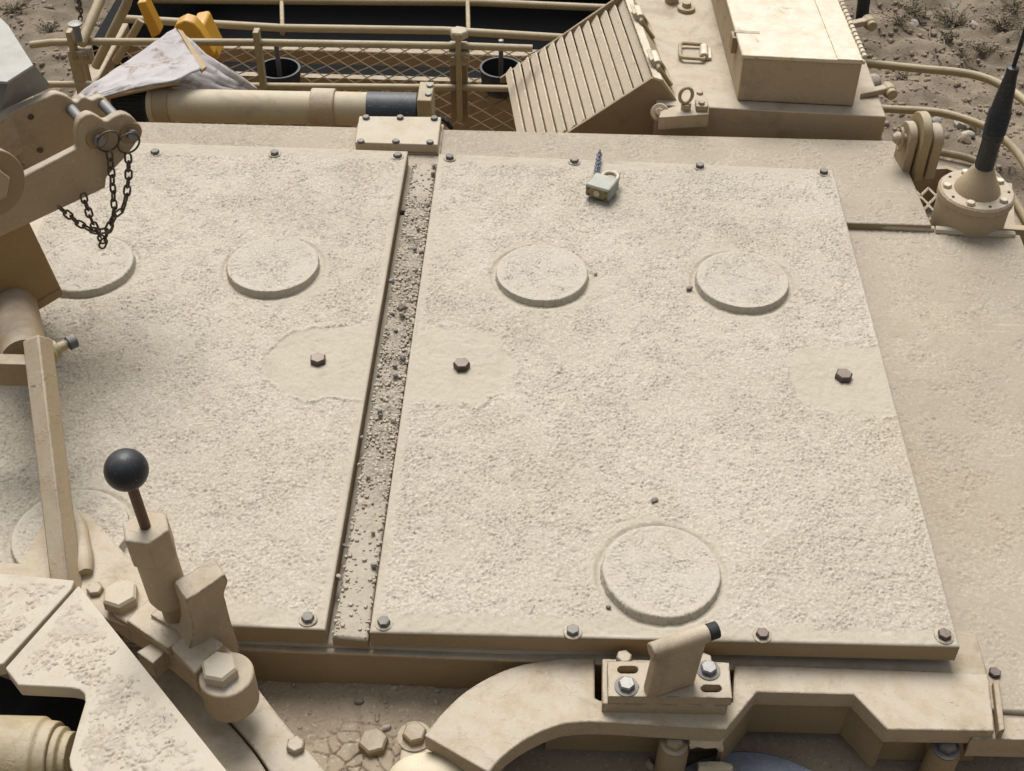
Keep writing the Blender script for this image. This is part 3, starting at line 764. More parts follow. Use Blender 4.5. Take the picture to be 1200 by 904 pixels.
ZP = ZK + .013
ck = thing('peg_clamp', 'bolted clamp block with slotted plate and angled round peg', 'clamp', at(780, 815, ZK))
MB().prism([at(706, 772, ZK + .0135), at(849, 776, ZK + .0135), at(853, 828, ZK + .0135), at(706, 825, ZK + .0135)], (0, 0, -.0145)).build('base_plate', 'paint', ck, .001)
ZT = ZK + .026
def slot(cx, cy, hw, hh):
    pts = []
    for t_ in np.linspace(-math.pi / 2, math.pi / 2, 7): pts.append((cx + hw - hh * 1.2 + hh * 1.2 * math.cos(t_), cy + hh * math.sin(t_)))
    for t_ in np.linspace(math.pi / 2, 1.5 * math.pi, 7): pts.append((cx - hw + hh * 1.2 + hh * 1.2 * math.cos(t_), cy + hh * math.sin(t_)))
    return [at(x, y, ZT) for x, y in pts]
MB().holes([at(712, 775, ZT), at(854, 777, ZT), at(858, 818, ZT), at(713, 816, ZT)], [slot(735.5, 785, 12.5, 4.6), slot(833.5, 807, 12.5, 4.6), slot(738, 805, 11, 4.6), slot(832, 786.5, 11, 4.6)], (0, 0, -.012)).build('slotted_plate', 'paint', ck)
MB().prism([at(722, 779, ZK + .0145), at(848, 781, ZK + .0145), at(848, 813, ZK + .0145), at(722, 811, ZK + .0145)], (0, 0, .0005)).build('slot_shade_sheet', 'void', ck)  # black sheet laid under the slots to stand for their shade
bolt(ck, at(734, 805, ZT), .0078, 'bright', 'steel'); bolt(ck, at(830, 786, ZT), .0078, 'bright', 'steel')
bolt(ck, at(731, 773, ZK + .0135), .0078, 'paint', None); bolt(ck, at(825, 776, ZK + .0135), .0075, 'paint', None)
# peg: fin with a round bar on top
fa = at(768, 809, ZT); fb = at(811, 795, ZT); fd = (fb - fa); fd.z = 0; fd.normalize(); fn = V(fd.y, -fd.x, 0)
zb = .030
p_l = atP(766, 763, fa, fn); p_r = atP(841, 737, fa, fn)
zb = p_l.z; p_r = p_l + fd * ((p_r - p_l).dot(fd)); p_r.z = zb + .002
base_w = .0075
mb = MB(); fin = [atP(757, 806, fa, fn), atP(811, 794, fa, fn), p_l + fd * .05, p_l + fd * .002]
fin[0].z = fin[1].z = ZT - .001; fin[2].z = fin[3].z = zb
mb.prism([q + fn * base_w for q in fin], fn * (-2 * base_w)); mb.build('fin', 'paint', ck, .004, 3)
MB().cyl(p_l - fd * .003, p_l.lerp(p_r, .84), .0082, n=24).build('peg', 'paint', ck, .0012)
MB().cyl(p_l.lerp(p_r, .84), p_r, .0079, n=24).build('peg_tip', 'black', ck, .001)
for k, (px, py) in enumerate(((762, 815), (808, 802))): pass

# torn foam scrap beside the lug
def crumple(pts, r0, r1, seed, mat, name):
    rg_ = np.random.default_rng(seed); k = len(pts); mb = MB()
    n = 12; vs = []
    for i, p in enumerate(pts):
        for j in range(n):
            a = 2 * math.pi * j / n; rr = (r0 + (r1 - r0) * i / (k - 1)) * rg_.uniform(.7, 1.25)
            vs.append(Vector(p) + V(rg_.normal(0, .0012), math.cos(a) * rr, math.sin(a) * rr))
    fs = [[i * n + j, i * n + (j + 1) % n, (i + 1) * n + (j + 1) % n, (i + 1) * n + j] for i in range(k - 1) for j in range(n)] + [list(range(n))[::-1], list(range((k - 1) * n, k * n))]
    mb.add(vs, fs); return mb.build(name, mat, sharp=25)
pa, pb = at(806, 866, ZF + .022), at(845, 866, ZF + .026)
o = crumple([pa.lerp(pb, t_) for t_ in (0, .25, .5, .75, .9, 1)], .0075, .0105, 4, 'foam', 'rag'); tag(o, 'torn tan rag roll poking out under the bracket edge', 'rag')
o = put(rockmesh(201, 'stone1'), 'stone_chip', None, at(762, 898, ZF - .04) + V(0, 0, .003), (0, .3, .5), (.006, .0075, .005)); tag(o, 'pale stone chip on the dark floor below the peg clamp', 'stone chip')
pa = at(818, 905, ZF - .015)
o = crumple([pa, pa + V(.012, 0, .003), pa + V(.024, .002, .003), pa + V(.032, .003, 0)], .009, .006, 9, 'foam', 'rag'); tag(o, 'pale scrap at the bottom edge left of the blue plate', 'rag')
# dusty blue disc at the bottom edge
ZLd = ZF - .026
bc = at(890, 1003, ZLd); r_b = (at(850, 881, ZLd) - bc).length
bp = thing('round_lid', 'dusty dark blue round lid at the bottom edge', 'lid', bc - V(0, 0, .012))
MB().lathe(bc - V(0, 0, .012), Z, [(r_b, 0), (r_b, .010), (r_b - .002, .012), (.01, .0125)], 96).build('disc', 'blueplate', bp)
MB().lathe(bc - V(0, 0, .0125), Z, [(r_b + .003, 0), (r_b + .003, .006), (r_b - .004, .006)], 96).build('rim', 'darkbolt', bp)

# =========================================================================== hatch ring and hatch cover, lower left
ZO = -.034
hr = thing('hatch_ring', 'sand coloured curved hatch ring at lower left', 'hatch ring', at(300, 860, ZF))
outer = smooth_px([(64, 590), (100, 598), (150, 650), (215, 705), (290, 792), (332, 846), (384, 908), (420, 960)])
inner = smooth_px([(345, 960), (316, 904), (285, 862), (245, 820), (190, 770), (130, 715), (60, 675)])
MB().prism([at(x, y, ZO) for x, y in outer + inner], (0, 0, -.05)).build('outer_ring', 'paint', hr, .0012)
outer2 = smooth_px([(58, 678), (128, 716), (188, 771), (243, 822), (283, 864), (313, 906), (340, 962)])
MB().prism([at(x, y, ZO - .003) for x, y in outer2 + [(200, 962), (100, 800), (20, 700)]], (0, 0, -.045)).build('inner_ring', 'paint', hr, .0012)
bolt(hr, at(347, 876, ZO), .0088, 'paint', None)

ZH = .055
hc = thing('hatch_cover', 'gritty pale hatch cover plates at the lower left corner', 'hatch cover', at(100, 800, ZH - .02))
A_ = [(-60, 668), (0, 672), (87, 680), (84, 690), (4, 778), (-60, 790)]
B_ = [(92, 686), (268, 906), (290, 935), (100, 935), (82, 898), (81, 888), (90, 855), (100, 822), (99, 813), (93, 808), (82, 806), (21, 803), (6, 783)]
ha = MB().prism([at(x, y, ZH) for x, y in A_], (0, 0, -.016)).build('cover_plate', 'hatchpaint', hc, .0012)
hb = MB().prism([at(x, y, ZH) for x, y in B_], (0, 0, -.016)).build('cover_plate', 'hatchpaint', hc, .0012)
def inpoly(x, y, P):
    r_ = False; j = len(P) - 1
    for i in range(len(P)):
        if (P[i][1] > y) != (P[j][1] > y) and x < (P[j][0] - P[i][0]) * (y - P[i][1]) / (P[j][1] - P[i][1]) + P[i][0]: r_ = not r_
        j = i
    return r_
def coating(P, par):
    W = np.array([tuple(at(x, y, ZH))[:2] for x, y in P]); dx = .0011
    x0, y0 = np.maximum(W.min(0), [-.52, .40]); x1, y1 = W.max(0)
    n, m_ = int((y1 - y0) / dx) // 2 * 2, int((x1 - x0) / dx) // 2 * 2
    gx_, gy_ = np.meshgrid(x0 + np.arange(m_) * dx, y0 + np.arange(n) * dx)
    ins = np.zeros(gx_.shape, bool); dist = np.full(gx_.shape, 9.)
    for a, b_ in zip(W, np.roll(W, -1, 0)):
        c_ = ((a[1] > gy_) != (b_[1] > gy_)) & (gx_ < (b_[0] - a[0]) * (gy_ - a[1]) / (b_[1] - a[1] + 1e-12) + a[0]); ins ^= c_
        d = b_ - a; t_ = np.clip(((gx_ - a[0]) * d[0] + (gy_ - a[1]) * d[1]) / (d @ d), 0, 1)
        dist = np.minimum(dist, np.hypot(gx_ - a[0] - t_ * d[0], gy_ - a[1] - t_ * d[1]))
    dist = np.where(ins, dist, -dist)
    lo = low(n, m_, dx, .035) + .5 * band(n, m_, dx, .010, .5)
    coat = sstep(dist + .004 * lo, .006, .018) * sstep(lo, -1.6, .5) * sstep(dist, .004, .007)
    h = grit(n, m_, dx, .0042, .001)
    zz_ = ZH + coat * (.0008 + h) - (1 - coat) * .0007
    keep = np.zeros((n - 1, m_ - 1), bool)
    for a in (0, 1):
        for b_ in (0, 1): keep |= coat[a:n - 1 + a, b_:m_ - 1 + b_] > .01
    idx = np.arange(n * m_).reshape(n, m_)
    q = np.stack([idx[:-1, :-1], idx[:-1, 1:], idx[1:, 1:], idx[1:, :-1]], -1)[keep]
    used, inv = np.unique(q, return_inverse=True)
    vs = np.stack([gx_, gy_, zz_], -1).reshape(-1, 3)[used] - np.array(hc.location)
    me = bpy.data.meshes.new('grit_coating'); me.from_pydata(vs.tolist(), [], inv.reshape(-1, 4).tolist()); me.update()
    me.polygons.foreach_set('use_smooth', [True] * len(me.polygons)); me.materials.append(M['hatchgrit'])
    o = bpy.data.objects.new('grit_coating', me); COL.objects.link(o); o.parent = par; o['kind'] = 'stuff'
coating(A_, ha); coating(B_, hb)
MB().prism([at(x, y, .0) for x, y in ((-60, 770), (20, 800), (112, 812), (110, 850), (90, 960), (-60, 960))], (0, 0, -.004)).build('shade_sheet', 'void', hc)  # black sheet added for the shade inside the cover opening
ca, cb = at(-60, 885, .02), at(66, 888, .02)
MB().lathe(ca, cb - ca, [(.034, 0), (.034, (cb - ca).length * .86), (.031, (cb - ca).length * .9), (.030, (cb - ca).length)], 40).build('hinge_barrel', 'tube', hc, .001)
dd = (cb - ca).normalized()
MB().lathe(cb, dd, [(.026, 0), (.026, .006), (.022, .008), (.022, .014)], 32).build('barrel_collar', 'tube', hc, .0008)

# =========================================================================== ball lever
ZL = .024
lv = thing('ball_lever', 'black ball knob lever on its bolted sand coloured latch', 'lever', at(205, 740, ZO))
MB().prism([at(x, y, ZL) for x, y in [(122, 700), (132, 684), (150, 676), (180, 690), (235, 738), (262, 755), (292, 782), (296, 800), (280, 815), (252, 815), (215, 780), (170, 742), (135, 722)]], (0, 0, -.032)).build('base_bar', 'paint', lv, .0015)
MB().prism([at(x, y, ZL + .012) for x, y in [(148, 727), (186, 690), (238, 738), (196, 760)]], (0, 0, -.0115)).build('slide_plate', 'paint', lv, .0008)
for k, (q0, q1) in enumerate((((176, 720), (213, 742)), ((181, 707), (216, 728)))):
    a_, b_ = at(*q0, ZL + .016 + .003 * k), at(*q1, ZL + .016 + .003 * k); sd_ = V(.010, .013, 0)
    MB().prism([a_, b_, b_ + sd_, a_ + sd_], (0, 0, -.004)).build('wedge', 'paint', lv, .0006)
a_ = at(183, 768, ZL + .004)
q = [at(160, 764, ZL), at(187, 748, ZL), at(198, 760, ZL), at(179, 778, ZL)]
MB().prism(q, (0, 0, -.024)).build('catch_block', 'paint', lv, .0008)
# upright finger
nf = V(math.sin(R(38)), -math.cos(R(38)), 0)
F0 = at(240, 755, ZL + .012)
fo_ = smooth_px([(219, 703), (240, 690), (261, 675), (265, 676), (267, 683), (263, 696), (265, 706), (271, 730), (278, 752), (281, 762), (278, 771), (270, 776), (252, 768)], 3) + [(240, 775), (222, 762)] + smooth_px([(226, 742), (225, 730), (220, 714), (218, 704)], 3)
fo3 = [atP(x, y, F0, nf) for x, y in fo_]
MB().prism(fo3, -nf * .025).build('finger', 'paint', lv, .0012)
st_ = [at(x, y, ZL + .016) for x, y in [(200, 758), (230, 732), (262, 754), (228, 790)]]
MB().prism(st_, (0, 0, -.03)).build('finger_foot', 'paint', lv, .002)
bc_ = at(265, 790, ZL + .010)
MB().lathe(bc_ - V(0, 0, .04), Z, [(.0245, 0), (.0245, .0385), (.023, .04)], 40).build('boss', 'paint', lv, .0006)
bolt(lv, at(259, 789, ZL + .010), .0168, 'deckpaint', None); bolt(lv, at(143, 704, ZL), .0172, 'deckpaint', None)
# lever shaft
LB = at(207, 725, ZL + .010)
LT = atY(148, 551, LB.y); LA = (LT - LB).normalized()
def zz(py):                                            # distance along the leaning axis at which it passes height py
    lo_, hi_ = -.1, .5
    for _ in range(40):
        md = (lo_ + hi_) / 2
        if proj(LB + LA * md)[1] > py: lo_ = md
        else: hi_ = md
    return lo_
def LP(h_): return LB + LA * h_
MB().cyl(LP(-.012), LP(zz(690)), .0105, n=24).build('neck', 'shadepaint', lv)
MB().lathe(LB, LA, [(.0145, zz(703)), (.0178, zz(695)), (.0178, zz(648)), (.0172, zz(640))], 32).build('sleeve', 'paint', lv, .0006)
z0, z1 = zz(648), zz(617)
MB().cyl(LP(z0), LP(z1), .0215, n=6, rot=.35).build('hex_collar', 'paint', lv, .0015)
MB().cyl(LP(z1 - .002), LP(zz(565)), .0047, n=18).build('shaft', 'rod', lv)
MB().sphere(LT, .0180, 40, 24).build('knob', 'ball', lv)

# =========================================================================== gun mount at upper left
nN = V(.62, -.79, 0).normalized()
P0 = at(114, 162, .24)
near_ = [(-40, 245), (36, 203), (91, 175)] + smooth_px([(90, 160), (91, 147), (97, 138), (106, 134), (116, 138), (125, 143), (135, 137), (147, 134), (159, 141), (165, 154), (160, 168), (148, 184), (136, 197), (125, 209)], 3) + [(124, 221), (30, 265), (-40, 297)]
gm = thing('gun_cradle', 'sand coloured gun cradle with two pinned cheek plates, upper left', 'gun mount', at(60, 240, .1))
MB().prism([atP(x, y, P0, nN) for x, y in near_], -nN * .012).build('cheek_plate', 'paint', gm, .0025, 3)
best = min(np.linspace(.02, .14, 121), key=lambda t_: abs(proj(P0 - nN * t_)[1] - 128) + abs(proj(P0 - nN * t_)[0] - 80))
P1 = P0 - nN * float(best)
far_ = [(-40, 168), (0, 140), (40, 120)] + smooth_px([(56, 114), (66, 110), (80, 114), (90, 121), (98, 114), (108, 118), (119, 114), (129, 121), (133, 132), (128, 145)], 3) + [(118, 168), (92, 178), (36, 200), (-40, 236)]
MB().prism([atP(x, y, P1, nN) for x, y in far_], -nN * .012).build('cheek_plate', 'paint', gm, .0025, 3)
MB().prism([atP(x, y, P0, nN) - nN * .012 for x, y in ((-40, 282), (30, 250), (60, 236), (58, 228), (28, 240), (-40, 270))], -nN * (float(best) - .012)).build('web', 'shadepaint', gm, .001)
for k, (px, py) in enumerate(((114, 162), (153, 156))):
    c_ = atP(px, py, P0, nN)
    c1 = c_ - nN * (float(best) + .004)
    MB().cyl(c_ + nN * .008, c1, .0062, n=20).build('pin', 'bright', gm, .0006)
    MB().lathe(c_ - nN * .0005, nN, [(.0135, 0), (.0125, .002), (.0075, .002)], 28).build('pin_collar', 'shadepaint', gm)
    rc = atP((127, 151)[k], (166, 168)[k], P0 + nN * .007, nN)
    uu = V(nN.y, -nN.x, 0)
    pts = [rc + uu * (.0125 * math.cos(t_)) + Z * (.0135 * math.sin(t_)) + nN * (.003 * math.sin(t_)) for t_ in np.linspace(0, 2 * math.pi, 29)[:-1]]
    MB().tube(pts, .0012, 8, True).build('split_ring', 'chain', gm)
for (px, py) in ((36, 137), (47, 176)):
    c_ = atP(px, py, P1, nN); MB().cyl(c_ - nN * .001, c_ + nN * .0012, .0034, n=16).build('plug', 'darkbolt', gm)
# swivel disc with its nut, left of the cradle
sc_ = at(-8, 216, .26); sn = V(.75, -.62, .12).normalized()
MB().lathe(sc_ - sn * .045, sn, [(.036, 0), (.036, .043), (.0345, .045), (.01, .045)], 48).build('swivel_disc', 'shadepaint', gm, .0008)
sp_ = put(HEX['paint'], 'swivel_nut', gm, sc_ - sn * .001 + V(-.008, .002, 0)); sp_.rotation_mode = 'QUATERNION'; sp_.rotation_quaternion = sn.to_track_quat('Z', 'Y'); sp_.scale = (.021, .021, .02)
# hanging chains
lm = linkmesh(.0128, .0068, .00125, 'chain')
Pc = P0 + nN * .010
def hang(px_list): return [atP(x, y, Pc, nN) for x, y in px_list]
c1 = thing('hanging_chain', 'rusty chain hanging from the left split ring of the cradle', 'chain', atP(129, 180, Pc, nN), 'chains on the cradle')
chain(c1, hang([(128, 178), (131, 205), (133, 230), (134, 248), (130, 262), (124, 278), (119, 290)]), .0128, .0068, .00125, lm, .3)
chain(c1, hang([(122, 284), (114, 273), (107, 258), (102, 243), (97, 228)]), .0128, .0068, .00125, lm, .6)
Pc = P0 + nN * .016
c2 = thing('hanging_chain', 'rusty chain hanging from the right split ring of the cradle', 'chain', atP(150, 182, Pc, nN), 'chains on the cradle')
chain(c2, hang([(150, 181), (151, 205), (149, 225), (145, 245), (133, 254), (126, 270), (118, 272), (104, 269), (92, 262), (79, 251), (69, 243)]), .0128, .0068, .00125, lm, 0)

# support stand under the cradle
sp = thing('mount_stand', 'sand coloured stand with square leg and drum carrying the gun cradle', 'stand', at(70, 680, ZO))
Pq = P0 - nN * .006
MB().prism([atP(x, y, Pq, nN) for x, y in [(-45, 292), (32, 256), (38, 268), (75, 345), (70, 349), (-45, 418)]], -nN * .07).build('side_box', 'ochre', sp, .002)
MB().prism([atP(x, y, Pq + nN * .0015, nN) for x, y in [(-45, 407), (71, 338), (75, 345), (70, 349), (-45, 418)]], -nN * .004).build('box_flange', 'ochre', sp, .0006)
sA = atP(14, 352, P0 - nN * .036, nN); sB = at(30, 424, .115)
MB().cyl(sA, sB, .027, .024, n=32).build('neck', 'shadepaint', sp)
q0, q1 = at(45, 405, .14), at(80, 700, .015)
lx = (q1 - q0).normalized(); fx = X - lx * X.dot(lx); fx.normalize(); fy = lx.cross(fx)
fx2 = (fx * math.cos(R(24)) + fy * math.sin(R(24))); fy2 = lx.cross(fx2)
MB().box((q0 + q1) / 2, (.021, .021, (q1 - q0).length + .012), (fx2, fy2, lx)).build('leg', 'paint', sp, .0018)
h0, h1 = at(-60, 432, .118), at(40, 434, .118)
MB().box((h0 + h1) / 2, ((h1 - h0).length, .016, .03)).build('cross_bar', 'shadepaint', sp, .001)
bA_, bB_ = at(56, 414, .125), at(84, 401, .125)
dd = (bB_ - bA_).normalized()
MB().lathe(bA_ - dd * .008, dd, [(.0135, 0), (.0135, .012), (.010, .014), (.0098, .019), (.0055, .019), (.0055, .028)], 24).build('adjuster_nut', 'tube', sp, .0006)
MB().lathe(bA_, dd, [(.0048, .01), (.0048, (bB_ - bA_).length - .004), (.0075, (bB_ - bA_).length - .004), (.0075, (bB_ - bA_).length + .004), (.006, (bB_ - bA_).length + .005)], 20).build('adjuster_bolt', 'steel', sp)
bolt(sp, at(112, 693, .018), .008, 'paint', None)
# weld bead at the foot
wp = [at(88, 603, .024), at(93, 625, .024), at(97, 650, .024), at(100, 672, .022)]
MB().tube([wp[0].lerp(wp[1], .0)] + [wp[0].lerp(wp[1], .5), wp[1], wp[1].lerp(wp[2], .5), wp[2], wp[2].lerp(wp[3], .5), wp[3]], [.004, .0085, .0092, .0088, .0098, .0092, .007], 14).build('weld_bead', 'paint', sp)
MB().prism([at(x, y, .022) for x, y in [(-60, 655), (26, 660), (56, 600), (64, 640), (66, 700), (-60, 700)]], (0, 0, -.02)).build('foot_plate', 'paint', sp, .002)
MB().prism([at(x, y, .018) for x, y in [(80, 592), (106, 604), (160, 664), (200, 702), (150, 735), (110, 720), (60, 700)]], (0, 0, -.016)).build('base_plate', 'paint', sp, .0012)

# folded sheet ends, top left corner
sh = thing('folded_guard', 'pale folded sheet metal guard at the top left corner', 'guard', at(10, 120, .2))
MB().prism([at(x, y, .30) for x, y in [(-60, -10), (-20, 8), (2, 22), (10, 30), (39, 76), (8, 96), (-60, 92)]], (0, 0, -.003)).build('top_sheet', 'rawedge', sh, .0006)
zlo = .262
q = [at(40, 76, .298), at(8, 96, .298), at(-60, 92, .298), at(-60, 155, zlo), at(0, 127, zlo), at(59, 100, zlo)]
mb = MB(); mb.add(q + [p - V(0, 0, .003) for p in q], [[0, 1, 4, 5], [1, 2, 3, 4], [6, 11, 10, 7], [7, 10, 9, 8], [0, 5, 11, 6], [5, 4, 10, 11], [4, 3, 9, 10], [0, 6, 7, 1], [1, 7, 8, 2], [2, 8, 9, 3]])
mb.build('sloped_sheet', 'greysheet', sh)
MB().prism([at(x, y, .255) for x, y in [(-60, 150), (0, 122), (34, 104), (43, 118), (0, 142), (-60, 175)]], (0, 0, -.05)).build('support_block', 'paint', sh, .002)

# =========================================================================== tube, rails and stowage behind the roof
YT = 1.765; ZTb = atY(320, 126, 1.765).z
def tx(px): return atY(px, 122, YT).x
def tpt(x): return V(x, YT + (x - tx(300)) * .015, ZTb)
tb = thing('equipment_tube', 'sand coloured tube with ribbed black cap and dark taped end', 'tube', V(tx(300), YT, ZTb - .03))
Rt = .0255
def seg(name, x0, x1, r_, mat, rr=None, bev=.001): return MB().lathe(tpt(tx(x0)), tpt(tx(x1)) - tpt(tx(x0)), [(r_, 0), (rr or r_, (tpt(tx(x1)) - tpt(tx(x0))).length)], 40).build(name, mat, tb, bev)
seg('cap', 136, 178, Rt * .98, 'black', None, .003)
for k in range(28):
    a = 2 * math.pi * k / 28; d = V(0, math.cos(a), math.sin(a)) * Rt
    MB().box((tpt(tx(139)) + tpt(tx(173))) / 2 + d, (tx(173) - tx(141), .0022, .0022)).build('cap_rib', 'black', tb)
seg('neck_band', 176, 184, Rt * 1.0, 'boxpaint'); seg('clamp_ring', 183, 201, Rt * 1.1, 'tube'); seg('barrel', 200, 366, Rt, 'barrel'); seg('wide_ring', 365, 393, Rt * 1.2, 'paint', None, .002)
seg('rear_barrel', 392, 431, Rt * 1.02, 'barrel'); seg('taped_band', 430, 489, Rt * 1.06, 'tape')
MB().box(tpt(tx(499)), (tx(507) - tx(490), .058, .068)).build('end_plate', 'tube', tb, .002)
for dz, dy in ((.03, -.012), (.03, .014)):
    bolt(tb, tpt(tx(503)) + V(0, dy, .034 - .001), .0055, 'bright', None)
MB().tube([tpt(tx(507)) + V(0, -.01, -.01), tpt(tx(516)) + V(0, -.015, -.002), tpt(tx(524)) + V(0, -.02, -.008), tpt(tx(530)) + V(0, -.02, -.02)], .004, 8).build('cable', 'black', tb)

YR = 1.97
bk = thing('stowage_basket', 'tubular sand coloured stowage rack with mesh floor behind the roof', 'rack', V(0, YR, -.25))
def rail(pxs, Yp, r_, name='rail', mat='tube'):
    return MB().tube([atY(x, y, Yp) for x, y in pxs], r_, 12).build(name, mat, bk)
rail([(36, 53), (60, 50), (110, 49), (300, 50), (540, 54), (624, 57)], YR, .0062)
rail([(36, 99), (110, 99), (300, 101), (540, 103), (600, 104)], YR, .0058)
def post(px, y0, y1, wd, dp, name, mat, Yp=YR - .004):
    a, b_ = atY(px, y0, Yp), atY(px, y1, Yp)
    MB().box((a + b_) / 2, (wd, dp, (a - b_).length)).build(name, mat, bk, .001)
post(305, 36, 106, .010, .018, 'post', 'tube'); post(538, 50, 140, .030, .012, 'post', 'shadepaint', YR + .012); post(538, 38, 140, .009, .02, 'post', 'tube', YR - .006)
post(538, 60, 74, .034, .02, 'bracket', 'tube', YR - .004); post(95, 58, 72, .036, .02, 'bracket', 'tube', YR - .004); post(98, 60, 150, .020, .016, 'post', 'tube', YR + .006); post(84, 36, 58, .009, .018, 'post', 'tube', YR - .006)
for px, py in ((531, 69), (545, 69), (88, 67), (101, 67)):
    bolt(bk, atY(px, py, YR - .0145), .005, 'shadepaint', None, V(0, -1, 0))
bolt(bk, atY(538, 43, YR - .002), .016, 'paint', None)
# raking tubes on the left
MB().tube([at(126, -20, .0), at(95, 52, -.05)], .0085, 14).build('raking_tube', 'tube', bk)
MB().tube([at(152, -8, -.03), at(148, 6, -.05), at(112, 78, -.17)], .0085, 14).build('raking_tube', 'tube', bk)
MB().tube([at(165, 24, -.06), at(157, 38, -.08), at(136, 72, -.16)], .007, 12).build('raking_tube', 'tube', bk)
MB().box(at(100, 104, -.16), (.024, .02, .16)).build('post', 'shadepaint', bk, .002)
# capped pin on the left post
kp = at(88, 28, .015)
MB().lathe(kp - V(0, 0, .03), Z, [(.006, 0), (.006, .026), (.011, .028), (.0115, .031), (.004, .032)], 20).build('capped_pin', 'bright', bk)
chk = thing('pin_chain', 'thin dark chain hanging above the capped pin at the top left', 'chain', at(94, 10, .03))
chain(chk, [at(94, 24, .014), at(95, 12, .03), at(91, -4, .05)], .009, .0055, .0012, linkmesh(.009, .0055, .0012, 'chain'))
# rear rails
rail([(140, 22), (330, 33), (520, 36), (668, 45)], 2.32, .0078)
rail([(180, 0), (420, 2), (560, 3), (720, 10)], 2.55, .0078)
for px in (331, 549):
    MB().tube([atY(px, 40, 2.32), atY(px - 1, 2, 2.55)], .0045, 8).build('tie_bar', 'tube', bk)
# back beam, mesh floor
Zm = -.205
xb0, xb1 = atY(150, 60, 2.28).x, atY(640, 60, 2.28).x
MB().box(((xb0 + xb1) / 2, 2.285, -.238), (xb1 - xb0, .03, .03)).build('back_beam', 'shadepaint', bk, .003)
MB().box((atY(130, 75, 2.2).x, 2.15, Zm), (.03, .3, .03)).build('side_beam', 'shadepaint', bk, .003)
mb = MB(); dwx, dwy = .040, .021
for j in range(15):
    y0 = 1.96 + j * dwy; pts = []; x = xb0 - .05; k = 0
    while x < xb1 + .1:
        pts.append(V(x, y0 + (dwy * .47 if k % 2 else -dwy * .47) + (0 if j % 2 == 0 else 0), Zm)); x += dwx / 2; k += 1
    if j % 2: pts = [V(p.x, 2 * y0 - p.y, p.z) for p in pts]
    for a, b_ in zip(pts, pts[1:]):
        mb.tube([a, b_], .0014, 4)
mb.build('mesh_floor', 'meshmetal', bk)
# black bin behind the rack
bn = thing('rear_bin', 'long black open bin behind the stowage rack', 'bin', V(.0, 2.6, -.6))
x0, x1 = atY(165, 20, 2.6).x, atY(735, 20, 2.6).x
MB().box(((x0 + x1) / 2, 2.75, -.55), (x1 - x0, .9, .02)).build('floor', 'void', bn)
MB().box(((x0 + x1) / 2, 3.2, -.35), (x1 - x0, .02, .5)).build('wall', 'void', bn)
MB().box(((x0 + x1) / 2, 2.31, -.46), (x1 - x0, .016, .32)).build('front_wall', 'shadepaint', bn)
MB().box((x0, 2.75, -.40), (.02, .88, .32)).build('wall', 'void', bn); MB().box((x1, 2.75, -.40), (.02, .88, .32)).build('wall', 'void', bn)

def cup(px, py, label, name='rubber_cup'):
    c_ = at(px, py, Zm + .05); t_ = thing(name, label, 'cup', c_ - V(0, 0, .05), 'black cups in the rack')
    MB().lathe(c_ - V(0, 0, .048), Z, [(.026, 0), (.034, .012), (.0385, .046), (.0385, .05), (.0345, .05), (.030, .014), (.005, .010)], 40).build('cup', 'ball', t_)
    MB().cyl(c_ - V(0, 0, .04), c_ + V(0, 0, .052), .0042, n=14).build('rod', 'steel', t_)
    MB().lathe(c_ + V(0, 0, .05), Z, [(.0048, 0), (.0048, .005), (.003, .006)], 14).build('rod_end', 'bright', t_)
cup(327, 81, 'black rubber cup with upright rod left of the rack post')
cup(587, 80, 'black rubber cup with upright rod next to the louvre box')

# weathered folded sheet of card and yellow can
cd = thing('card_sheet', 'torn weathered grey and white folded card sheet over the rack', 'card', at(180, 90, -.05))
def slab(px3, th, name, mat, par):
    ps = [at(x, y, z) for x, y, z in px3]; n_ = (ps[1] - ps[0]).cross(ps[2] - ps[0]).normalized()
    if n_.z < 0: n_ = -n_
    return MB().prism(ps, -n_ * th).build(name, mat, par, .0004)
def sheet(rows, name, mat, par, th=.003, seed=1):
    """rows: list of rows of (px,py,z) control points, lofted and crumpled"""
    rg_ = np.random.default_rng(seed)
    P = np.array([[np.array(at(*c_)) for c_ in r_] for r_ in rows]); nu, nv = 26, 26
    n_, m_, _ = P.shape
    U = np.linspace(0, n_ - 1, nu); Vv = np.linspace(0, m_ - 1, nv)
    vs = []
    cr = low(nu, nv, .01, .06) * .0011
    for i, u in enumerate(U):
        for j, v in enumerate(Vv):
            a, b_ = min(int(u), n_ - 2), min(int(v), m_ - 2); fu, fv = u - a, v - b_
            p = P[a, b_] * (1 - fu) * (1 - fv) + P[a + 1, b_] * fu * (1 - fv) + P[a, b_ + 1] * (1 - fu) * fv + P[a + 1, b_ + 1] * fu * fv
            vs.append(Vector(p) + V(0, 0, cr[i, j]))
    fs = [[i * nv + j, i * nv + j + 1, (i + 1) * nv + j + 1, (i + 1) * nv + j] for i in range(nu - 1) for j in range(nv - 1)]
    o = MB().add(vs, fs).build(name, mat, par, sharp=50)
    s_ = o.modifiers.new('thickness', 'SOLIDIFY'); s_.thickness = th; s_.offset = -1
    return o
sheet([[(206, 33, .0), (178, 52, .0), (118, 92, -.01), (84, 116, -.02)], [(219, 55, .0), (190, 78, .0), (140, 100, -.005), (90, 118, -.02)], [(236, 80, .0), (205, 94, .0), (150, 104, -.005), (92, 120, -.02)]], 'upper_sheet', 'card', cd, .003, 3)
sheet([[(214, 38, -.03), (190, 70, -.05), (160, 104, -.06)], [(245, 66, -.03), (240, 90, -.05), (225, 108, -.07)], [(302, 104, -.05), (302, 110, -.06), (300, 120, -.07)]], 'lower_sheet', 'card', cd, .003, 5)
slab([(208, 34, -.001), (214, 36, -.002), (242, 78, -.002), (236, 82, -.001)], .006, 'torn_edge', 'cardcore', cd)
